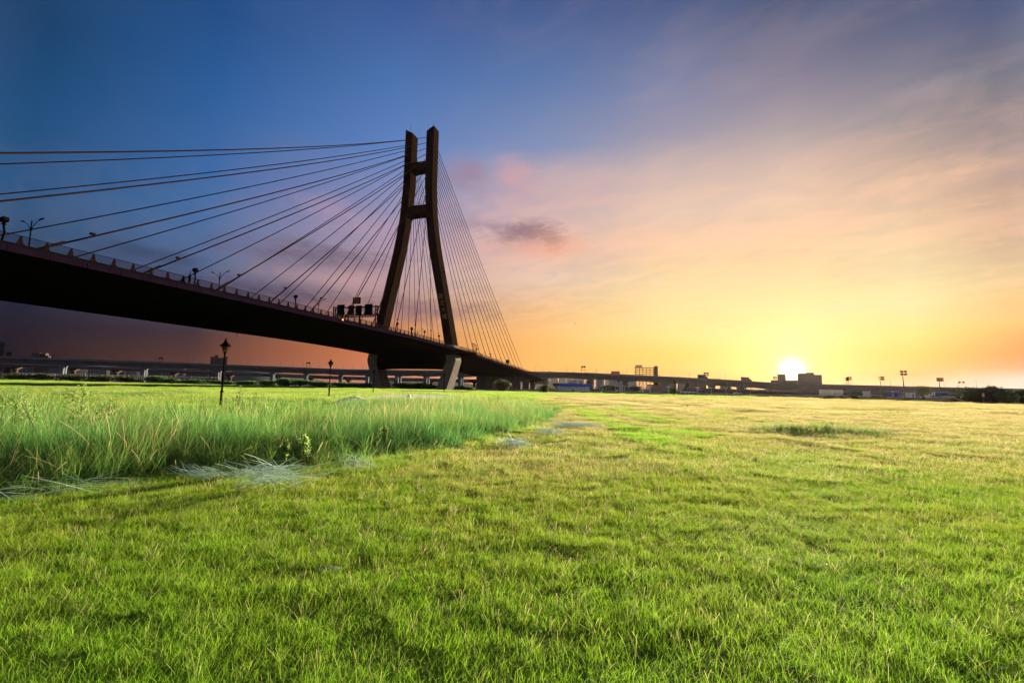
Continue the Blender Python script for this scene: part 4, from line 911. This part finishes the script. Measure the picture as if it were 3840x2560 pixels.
# bird
t = thing('bird', at(2156, 1213, 120), 'small dark bird flying in the orange sky right of the bridge', 'bird', rz=R(20))
mb = MB(); mb.loft([[(x, w * math.cos(a), w * math.sin(a) + .04 * math.sin(x * 6)) for a in [k * math.pi / 3 for k in range(6)]] for x, w in ((-.32, .01), (-.2, .035), (0, .06), (.16, .05), (.24, .035), (.32, .005))]); mb.build('body', 'bird', t, smooth=True)
for sg in (1, -1): mb = MB(); mb.loft([[(.1 - .02 * k + a, sg * .12 * k, .03 + .05 * k - .008 * k * k + b) for a, b in ((.06, 0), (0, .012), (-.10 + .012 * k, 0), (0, -.012))] for k in range(6)]); mb.build('wing', 'bird', t)

# fence rail, path slab, sand
def field_fence():
    a = gnd(1503, 1491); Y = 62; a = at(1503, 1464, Y); b = at(1757, 1468, Y + 3); h = a.z; A = Vector((a.x, a.y, 0)); Bv = Vector((b.x, b.y, 0)); L = (Bv - A).length; rz = math.atan2(Bv.y - A.y, Bv.x - A.x)
    t = thing('railing_fence', A, 'low fence of thin white posts under one dark top rail in the grass', 'fence', rz=rz)
    mb = MB(); mb.box((L / 2, 0, h), (L, .07, .06)); mb.build('top_rail', 'dark_handrail', t)
    pm2 = MB(); pm2.tube([(0, 0, -.1), (0, 0, h - .03)], .02, 6); po = None
    for k in range(14):
        if po is None: o = po = pm2.build('post', 'white_paint', t)
        else: o = link('post', po.data, t)
        o.location = (.03 + (L - .06) * k / 13, 0, 0)
field_fence()
pts = [gnd(*p) for p in ((1290, 1506), (1370, 1493), (1440, 1484), (1520, 1483), (1640, 1485), (1720, 1488), (1715, 1492), (1640, 1497), (1560, 1498), (1440, 1497))]
mb = MB(); mb.loft([[(p.x, p.y, z) for p in pts] for z in (-.1, .14)]); tag(mb.build('concrete_slab', 'pad_concrete'), kind='structure')
def mound(name, px, py, Y, w, h, m, label, cat, seed=0):
    c = at(px, py, Y); rs = np.random.default_rng(seed); n = 16; mb = MB(); rings = []
    for k in range(7):
        t_ = k / 6; rings.append([(w * (1 - t_) * (1 + .16 * math.sin(3 * a + seed) + .1 * rs.normal()) * math.cos(a) + .01, w * .75 * (1 - t_) * (1 + .1 * rs.normal()) * math.sin(a), h * (1 - (1 - t_) ** 1.6) + .03 * h * rs.normal()) for a in [2 * math.pi * j / n for j in range(n)]])
    mb.loft(rings); o = mb.build(name, m, smooth=True, loc=(c.x, c.y, -.02)); return tag(o, label, cat)
mound('sand_pile', 1330, 1500, 36, 1.7, .66, 'sand', 'pale heap of sand showing above the tall grass left of the slab', 'sand pile', 3)
mound('sack_heap', 1533, 1492, 53, .35, .62, 'white_paint', 'small white heap of sacks lying on the slab in front of the fence', 'sacks', 5)
pe = gnd(1228, 2132); mound('anthill', 1228, 2132, pe.y, .20, .045, 'dry_soil', 'small bare mound of dry earth in the foreground lawn', 'mound', 8)

# heaps of cut grass stalks
def stalk_heap(px, py, n, L, W, ang, label, m='straw_cut', lift=.10, width=.004, spread=.25, name='cut_grass_heap'):
    c = gnd(px, py); V = []; F = []; C = []
    for i in range(n):
        a = ang + rng.normal() * spread; l = L * (.35 + .65 * rng.random()); x0, y0 = rng.normal() * L * .22, rng.normal() * W * .5
        x0, y0 = x0 * math.cos(ang) - y0 * math.sin(ang), x0 * math.sin(ang) + y0 * math.cos(ang)
        z0 = lift * (.3 + rng.random()); dz = rng.normal() * .05; bow = .12 * rng.random() * l; k = 5; o = len(V); col = rng.random(); sd_ = rng.choice((-1, 1)); cv = rng.normal() * .10 * l
        for j in range(k + 1):
            t_ = j / k - .5; x = x0 + math.cos(a) * t_ * l - math.sin(a) * cv * (t_ * t_ * 4 - 1); y = y0 + math.sin(a) * t_ * l + math.cos(a) * cv * (t_ * t_ * 4 - 1)
            z = max(.01, z0 + dz * t_ * 4 + bow * (.5 - 2 * t_ * t_) * .8); w = width * (1 - .6 * abs(t_) * 2) ; V += [(x - math.sin(a) * w, y + math.cos(a) * w, z + w), (x + math.sin(a) * w, y - math.cos(a) * w, z)]; C += [(col, 0, 0)] * 2
        F += [(o + 2 * j, o + 2 * j + 1, o + 2 * j + 3, o + 2 * j + 2) for j in range(k)]
    me = colmesh(name, V, F, C); me.materials.append(MATS[m]); o = link(name, me, loc=(c.x, c.y, .02)); return tag(o, label, 'cut grass', 'heaps of cut grass along the tall grass')
stalk_heap(1000, 1836, 95, 1.05, .28, .12, 'largest silvery heap of cut stalks at the foot of the tall grass', lift=.24, width=.0060, spread=.36)
stalk_heap(760, 1795, 55, .9, .22, -.25, 'trailing left end of silvery cut stalks beside the largest heap', lift=.08, width=.004, spread=.2)
stalk_heap(1932, 1678, 110, .8, .45, .1, 'round pale heap of cut stalks right of the tall grass', lift=.12, width=.008, spread=.9)
stalk_heap(2066, 1630, 60, .9, .4, .5, 'small pale heap of cut stalks near the right tip of the tall grass', lift=.12, width=.009, spread=.4)
stalk_heap(2160, 1603, 80, 1.6, .5, -.1, 'flat pale smear of cut stalks farthest right in the lawn', lift=.08, width=.011, spread=.5)
stalk_heap(280, 1850, 16, 1.4, .3, .30, 'thin long silvery stalks lying along the left edge of the tall grass', lift=.12, width=.0035, spread=.25)
stalk_heap(30, 1890, 10, .8, .25, .3, 'silvery cut stalks at the left border of the photo', lift=.14, width=.004, spread=.4)
stalk_heap(1330, 1760, 35, .7, .35, .2, 'thin scatter of pale cut stalks right of the largest heap', lift=.12, width=.004, spread=.9)

# ------------------------------------------------------------------ grass
def blades(n, shape, hmin, hmax, wid, lean, curl, straw, segs=3, seedhead=0.0, disc=True, name='blade', stalk_w=.5, clump=.6):
    a = rng.random(n) * 6.283; rr = np.sqrt(rng.random(n)) * shape
    bx, by = rr * np.cos(a), rr * np.sin(a)
    # gather the blades in clumps
    kc = max(3, n // 14); ca = rng.random(kc) * 6.283; cr = np.sqrt(rng.random(kc)) * shape; pick = rng.integers(0, kc, n); cl = rng.random(n) < clump
    bx = np.where(cl, cr[pick] * np.cos(ca[pick]) + rng.normal(size=n) * shape * .05, bx); by = np.where(cl, cr[pick] * np.sin(ca[pick]) + rng.normal(size=n) * shape * .05, by)
    h = hmin + (hmax - hmin) * rng.random(n) ** 1.3; is_s = rng.random(n) < straw; h = np.where(is_s, h * 1.25, h)
    az = rng.random(n) * 6.283; tilt = np.abs(rng.normal(size=n)) * lean; cu = np.abs(rng.normal(size=n)) * curl
    w = wid * (.6 + .8 * rng.random(n)) * np.where(is_s, stalk_w, 1); wa = rng.random(n) * 6.283; col = rng.random(n)
    V = []; C = []
    for j in range(segs + 1):
        t = j / segs; ang = tilt + cu * t; d = h * t * np.sin(np.minimum(ang, 1.5)); z = h * t * np.cos(np.minimum(ang, 1.5))
        px, py = bx + np.cos(az) * d, by + np.sin(az) * d; ww = w * (1 - t ** 1.5 * .9) if not seedhead else w * np.where(is_s & (t > .6), seedhead, (1 - t ** 1.5 * .85))
        V.append(np.stack([px + np.cos(wa) * ww, py + np.sin(wa) * ww, z], 1)); V.append(np.stack([px - np.cos(wa) * ww, py - np.sin(wa) * ww, z], 1))
        st = np.where(is_s, min(1, .35 + t), 0.0)
        c = np.stack([col, st, np.full(n, t)], 1); C += [c, c]
    V = np.stack(V, 1).reshape(-1, 3); C = np.stack(C, 1).reshape(-1, 3); k = 2 * (segs + 1)
    base = (np.arange(n) * k)[:, None]
    F = np.concatenate([base + np.array([2 * j, 2 * j + 1, 2 * j + 3, 2 * j + 2]) for j in range(segs)])
    return V, F, C
def proto(parts, m, name):
    Vs, Fs, Cs, o = [], [], [], 0
    for V, F, C in parts: Vs.append(V); Fs.append(F + o); Cs.append(C); o += len(V)
    me = colmesh(name, np.concatenate(Vs), np.concatenate(Fs), np.concatenate(Cs)); me.materials.append(MATS[m])
    return bpy.data.objects.new(name, me)          # never linked to the scene: only the scatter uses it
def scatter(name, protos, P, rot, scl, tone, label=None):
    me = bpy.data.meshes.new(name); me.from_pydata([tuple(p) for p in P], [], [])
    for an, ty, dat in (('rot', 'FLOAT_VECTOR', rot), ('scl', 'FLOAT_VECTOR', scl), ('tone', 'FLOAT', tone)):
        a = me.attributes.new(an, ty, 'POINT'); a.data.foreach_set('vector' if ty == 'FLOAT_VECTOR' else 'value', np.asarray(dat, np.float32).ravel())
    o = link(name, me); tag(o, label, kind='stuff')
    ng = bpy.data.node_groups.new(name, 'GeometryNodeTree'); ng.interface.new_socket('Geometry', in_out='INPUT', socket_type='NodeSocketGeometry'); ng.interface.new_socket('Geometry', in_out='OUTPUT', socket_type='NodeSocketGeometry')
    N = ng.nodes; L = ng.links; gi = N.new('NodeGroupInput'); go = N.new('NodeGroupOutput'); ip = N.new('GeometryNodeInstanceOnPoints')
    gt_ = N.new('GeometryNodeGeometryToInstance')
    for p in protos:
        oi = N.new('GeometryNodeObjectInfo'); oi.inputs['Object'].default_value = p; oi.transform_space = 'ORIGINAL'; L.new(oi.outputs['Geometry'], gt_.inputs[0])
    L.new(gi.outputs[0], ip.inputs['Points']); L.new(gt_.outputs[0], ip.inputs['Instance']); ip.inputs['Pick Instance'].default_value = True
    rv = N.new('FunctionNodeRandomValue'); rv.data_type = 'INT'
    for s_ in rv.inputs:
        if s_.name == 'Max' and s_.type == 'INT': s_.default_value = len(protos) - 1
        if s_.name == 'Min' and s_.type == 'INT': s_.default_value = 0
    L.new([s_ for s_ in rv.outputs if s_.type == 'INT'][0], ip.inputs['Instance Index'])
    na = N.new('GeometryNodeInputNamedAttribute'); na.data_type = 'FLOAT_VECTOR'; na.inputs['Name'].default_value = 'rot'
    er = N.new('FunctionNodeEulerToRotation'); L.new(na.outputs['Attribute'], er.inputs[0]); L.new(er.outputs[0], ip.inputs['Rotation'])
    nb = N.new('GeometryNodeInputNamedAttribute'); nb.data_type = 'FLOAT_VECTOR'; nb.inputs['Name'].default_value = 'scl'; L.new(nb.outputs['Attribute'], ip.inputs['Scale'])
    L.new(ip.outputs[0], go.inputs[0])
    md = o.modifiers.new('scatter', 'NODES'); md.node_group = ng
    return o
def inpoly(x, y, poly):
    c = np.zeros(len(x), bool); j = len(poly) - 1
    for i in range(len(poly)):
        xi, yi = poly[i]; xj, yj = poly[j]; m_ = ((yi > y) != (yj > y)) & (x < (xj - xi) * (y - yi) / (yj - yi + 1e-12) + xi); c ^= m_; j = i
    return c
def cover(y0, y1, cell, margin=1.5, wide=1.16):
    xs = np.arange(-y1 * wide - margin, y1 * wide + margin, cell); ys = np.arange(y0, y1, cell); X, Y = np.meshgrid(xs, ys); X = X.ravel(); Y = Y.ravel()
    X = X + (rng.random(len(X)) - .5) * cell * .7; Y = Y + (rng.random(len(Y)) - .5) * cell * .7
    k = np.abs(X) < np.maximum(Y, 1.0) * wide + margin; return X[k], Y[k]
def vnoise(x, y, s, seed):
    r = np.random.default_rng(seed); g = r.random((64, 64)); u = x / s; v = y / s; i = np.floor(u).astype(int); j = np.floor(v).astype(int); fu = u - i; fv = v - j; fu = fu * fu * (3 - 2 * fu); fv = fv * fv * (3 - 2 * fv)
    G = lambda a, b: g[a % 64, b % 64]; return (G(i, j) * (1 - fu) + G(i + 1, j) * fu) * (1 - fv) + (G(i, j + 1) * (1 - fu) + G(i + 1, j + 1) * fu) * fv
# outline of the tall grass belt (front edge from left to right, then back edge)
front = [gnd(*p) for p in ((-500, 1900), (0, 1885), (200, 1855), (400, 1800), (700, 1768), (1000, 1752), (1250, 1735), (1500, 1705), (1700, 1672), (1850, 1640), (1980, 1606), (2060, 1572), (2090, 1548))]
back = [gnd(2090, 1530), gnd(1950, 1516), gnd(1700, 1514), gnd(1300, 1545), Vector((-6.5, 15, 0)), Vector((-12, 14.6, 0)), Vector((-26, 15, 0))]
reed_poly = [(p.x, p.y) for p in front + back]
slab_poly = [(p.x, p.y) for p in pts]
def scl3(n, sxy, sz): return np.stack([sxy, sxy, sz], 1)
def lawn_points(y0, y1, cell):
    X, Y = cover(y0, y1, cell); k = inpoly(X, Y, lawn_poly) & ~inpoly(X, Y, reed_poly) & ~inpoly(X, Y, slab_poly) & (np.hypot(X - pe.x, Y - pe.y) > .20); return X[k], Y[k]
reed_front_y = lambda x: np.interp(x, [p.x for p in front], [p.y for p in front])
def lawn_tone(X, Y):
    left = np.clip((-(X - (.12 * Y)) - 1) / 5, 0, 1) * np.clip((Y - 13) / 4, 0, 1)           # meadow behind the tall grass
    farg = np.clip((Y - (100 - 18 * np.clip((X - 10) / 60, 0, 1))) / 20, 0, 1) * np.clip((75 - X) / 30, 0, 1)      # greener strip at the field end
    nr = np.clip((9.0 - Y) / 6.5, 0, 1) * .7
    v = vnoise(X + 300, Y + 300, 5.0, 1) * .6 + vnoise(X + 300, Y + 300, 1.7, 2) * .4
    foot = np.exp(-np.abs(Y - reed_front_y(X)) / 1.6) * (X < 1.5) * .9
    trk = np.zeros(len(X))
    for line in (((2130, 1515), (2200, 1545), (2300, 1590), (2420, 1640), (2560, 1720)), ((2230, 1512), (2330, 1535), (2470, 1580), (2640, 1650)), ((2420, 1508), (2560, 1525), (2760, 1560))):
        q = [gnd(*p_) for p_ in line]; yy = [p_.y for p_ in q][::-1]; xx = [p_.x for p_ in q][::-1]
        trk = np.maximum(trk, np.exp(-((X - np.interp(Y, yy, xx)) / .55) ** 2) * (Y > yy[0]) * (Y < yy[-1]))
    v2 = vnoise(X + 700, Y * .45 + 300, 9.0, 11)
    big = np.maximum(np.maximum(left * .8, farg * .8), np.maximum(np.maximum(nr, foot), trk * .75)) + (v - .5) * .55
    dry = np.clip((Y - 6) / 22, 0, 1) * np.clip(.45 + .9 * (v2 - .4) + np.clip((X - 2) / 30, 0, .35), 0, 1) * (1 - np.clip(left + farg + trk, 0, 1)) * np.clip((X + 8) / 11, .3, 1)
    return np.clip(big - .50 * dry, -.5, 1) + np.where(left > .5, (v2 - .5) * .5, 0)
def do_lawn(name, y0, y1, cell, protos, hs):
    X, Y = lawn_points(y0, y1, cell); n = len(X); T_ = lawn_tone(X, Y); mead = (T_ > .6) & (Y > 13)
    hz = hs * (.88 + .24 * vnoise(X + 500, Y + 500, 3.1, 3)) * (.9 + .2 * rng.random(n)) * np.where(mead, 1.5, 1.0)
    sx = .9 + .25 * rng.random(n)
    return scatter(name, protos, np.stack([X, Y, np.zeros(n)], 1), np.stack([rng.normal(size=n) * .04, rng.normal(size=n) * .04, rng.random(n) * 6.283], 1), scl3(n, sx, hz), T_)
near = [proto([blades(2300, .34, .03, .092, .0015, .45, 1.0, .03, 4, clump=.3), blades(50, .34, .08, .14, .0010, .6, .8, 1.0, 4, seedhead=1.5)], 'lawn_blade', 'near_tuft') for _ in range(6)]
midp = [proto([blades(5200, .9, .035, .095, .0029, .45, .9, .05, 3, clump=.3), blades(480, .9, .08, .14, .0015, .65, .7, 1.0, 3, seedhead=1.5)], 'lawn_blade', 'mid_tuft') for _ in range(5)]
farp = [proto([blades(5200, 3.0, .05, .12, .011, .45, .8, .12, 2, clump=.3), blades(1900, 3.0, .09, .15, .006, .65, .5, 1.0, 2, seedhead=1.2)], 'lawn_blade', 'far_tuft') for _ in range(5)]
do_lawn('lawn_grass', 1.6, 10.5, .40, near, 1.0)
do_lawn('lawn_grass', 9.5, 40, 1.05, midp, 1.0)
do_lawn('lawn_grass', 38, 240, 3.5, farp, 1.0)
# verge of rough grass past the lawn's edge on the right
# tall grass
reedp = [proto([blades(130, .42, .40, .88, .0038, .13, .45, .02, 6, stalk_w=.8), blades(80, .42, .20, .62, .0034, .5, 1.3, .02, 6), blades(2, .4, .62, .86, .0030, .12, .2, 1.0, 6, seedhead=2.0)], 'reed_blade', 'reed_tuft') for _ in range(5)]
reedp += [proto([blades(70, .42, .45, .95, .0034, .10, .3, .03, 6, stalk_w=.9, seedhead=1.4), blades(110, .42, .2, .55, .0036, .55, 1.4, .03, 6), blades(3, .4, .5, .90, .0032, .16, .3, 1.0, 6, seedhead=2.2)], 'reed_blade', 'reed_tuft') for _ in range(4)]
X, Y = cover(4.5, 34, .40, 3); ynz = 1.5 * (vnoise(X + 11, Y + 11, .8, 21) - .45) + .8 * (vnoise(X + 11, Y + 11, .3, 22) - .5); k = inpoly(X, Y + ynz * .8, reed_poly); X, Y, ynz = X[k], Y[k], ynz[k]; n = len(X)
dist = Y + ynz - reed_front_y(X); gap = vnoise(X + 60, Y + 60, .9, 23)
hgt = np.clip(.22 + dist / 2.6, .2, 1) * (.66 + .42 * vnoise(X + 90, Y + 90, 1.3, 5)) * np.where(gap < .3, .55, 1) * np.interp(X, [-8, -2, 1.0, 2.6], [1.16, 1.12, .92, .66])
scatter('tall_grass', reedp, np.stack([X, Y, np.zeros(n)], 1), np.stack([rng.normal(size=n) * .11, rng.normal(size=n) * .11, rng.random(n) * 6.283], 1), scl3(n, .9 + .35 * rng.random(n), hgt), np.clip(vnoise(X + 40, Y + 40, 1.4, 6) * 2.0 - .55, -.18, 1))
# rougher meadow tufts behind the belt
rough = [proto([blades(120, .6, .2, .55, .008, .3, .9, .12, 4, seedhead=1.5)], 'reed_blade', 'meadow_tuft') for _ in range(4)]
X, Y = cover(14, 60, 1.6, 4); k = inpoly(X, Y, lawn_poly) & ~inpoly(X, Y, reed_poly) & ~inpoly(X, Y, slab_poly) & (X < .10 * Y - 3) & (vnoise(X + 20, Y + 20, 6, 9) > .34); X, Y = X[k], Y[k]; n = len(X)
scatter('meadow_grass', rough, np.stack([X, Y, np.zeros(n)], 1), np.stack([rng.normal(size=n) * .1, rng.normal(size=n) * .1, rng.random(n) * 6.283], 1), scl3(n, 1 + .5 * rng.random(n), (.75 + .8 * rng.random(n)) * (1.25 - .5 * np.clip((Y - 14) / 30, 0, 1))), rng.random(n))
# uncut island in the lawn at right
c = gnd(3105, 1628); n = 130
a = rng.random(n) * 6.283; r_ = np.sqrt(rng.random(n)); st_ = 1 + .35 * rng.normal(size=n); X = c.x + r_ * np.cos(a) * 2.0 * st_; Y = c.y + .6 + r_ * np.sin(a) * 1.1 * st_ + .25 * np.sin(X * 2.1)
scatter('uncut_grass', rough, np.stack([X, Y, np.zeros(n)], 1), np.stack([rng.normal(size=n) * .1, rng.normal(size=n) * .1, rng.random(n) * 6.283], 1), scl3(n, .8 + .4 * rng.random(n), (1.15 - .6 * r_) * (.6 + .5 * rng.random(n))), -.45 + .6 * rng.random(n))
# brown sedge heads in the right foreground
seedp = [proto([blades(5, .16, .10, .16, .0014, .35, .3, 1.0, 4, seedhead=3.2)], 'sedge_head', 'sedge') for _ in range(3)]
P_ = [gnd(x_, y_) for x_, y_ in ((3640, 2290), (3700, 2310), (3760, 2330), (3810, 2280), (3780, 2370), (3720, 2430), (3700, 2470), (3550, 2330), (3640, 2250), (3060, 2110), (3280, 2090), (3420, 2060))]; n = len(P_)
scatter('sedge_grass', seedp, np.array([[p_.x, p_.y, 0] for p_ in P_]), np.stack([np.zeros(n), np.zeros(n), rng.random(n) * 6.28], 1), np.full((n, 3), 1.0), np.full(n, -.3))
# single tall weeds
def weed(px, py, Y, h, label, kind):
    c = at(px, py, Y); t = thing('tall_weed', (c.x, c.y, 0), label, 'weed', rz=rng.random() * 6); mb = MB()
    mb.tube([(0, 0, -.02), (.02, .01, h * .5), (.0, .03, h)], [.012, .009, .004], 5)
    for j in range(9):
        b = rng.random() * 6.28; z0 = h * (.3 + .07 * j); l = h * .26 * (1.1 - .06 * j); mb.tube([(.01, .01, z0), (l * .6 * math.cos(b), l * .6 * math.sin(b), z0 + l * .5), (l * math.cos(b), l * math.sin(b), z0 + l * .7)], [.006, .004, .002], 4)
    mb.build('stem', 'weed_stem', t)
    bl = [(0, 0, h * .75, h * .12, h * .12, h * .28)] + [(rng.normal() * .1 * h, rng.normal() * .1 * h, h * (.4 + .5 * rng.random()), .08 * h, .08 * h, .1 * h) for _ in range(6)]
    me = leaf_cloud(bl, (60, 260)[kind], .035, 'leaves', .8); me.materials.append(MATS['leaf_weed']); link('leaves', me, t)
weed(305, 1500, 10.5, 1.50, 'tall green weed bending right above the left meadow', 1)
weed(70, 1500, 9.5, 1.34, 'bare branching brown weed at far left above the meadow', 0)
weed(12, 1500, 10, 1.28, 'sparse brown weed at the left border', 0)
weed(130, 1510, 9.5, 1.16, 'short bare weed right of the branching brown one', 0)
weed(410, 1500, 11, 1.18, 'sparse feathery weed right of the tall bending one', 0)
weed(895, 1490, 15, 1.45, 'feathery dark weed right of the nearest park lamp', 0)
weed(960, 1490, 15, 1.25, 'shorter feathery weed further right of the park lamp', 0)
weed(1140, 1750, 9.0, .62, 'leafy green weed at the foot of the tall grass right of the heap', 1)
weed(1445, 1640, 11.5, .6, 'leafy green weed half way along the tall grass belt', 1)
weed(1068, 1760, 8.6, .55, 'small leafy weed just above the largest heap', 1)
weed(1868, 1500, 30, 1.12, 'single tall green weed in front of the round willow shrub', 1)

# ------------------------------------------------------------------ haze
def haze():
    mb = MB(); mb.b2(-640, 1900, -40, 2400, -2.5, 122); me = mb.build('haze', 'white_paint'); me.data.materials.clear()
    m = bpy.data.materials.new('haze_air'); m.use_nodes = True; T = NT(m.node_tree); T.n.clear(); out = T.node('ShaderNodeOutputMaterial'); v = T.node('ShaderNodeVolumePrincipled')
    v.inputs['Color'].default_value = (.95, .84, .74, 1); v.inputs['Density'].default_value = HAZE; v.inputs['Anisotropy'].default_value = .65
    T.l.new(v.outputs[0], out.inputs['Volume']); me.data.materials.append(m); tag(me, kind='stuff')
if HAZE: haze()
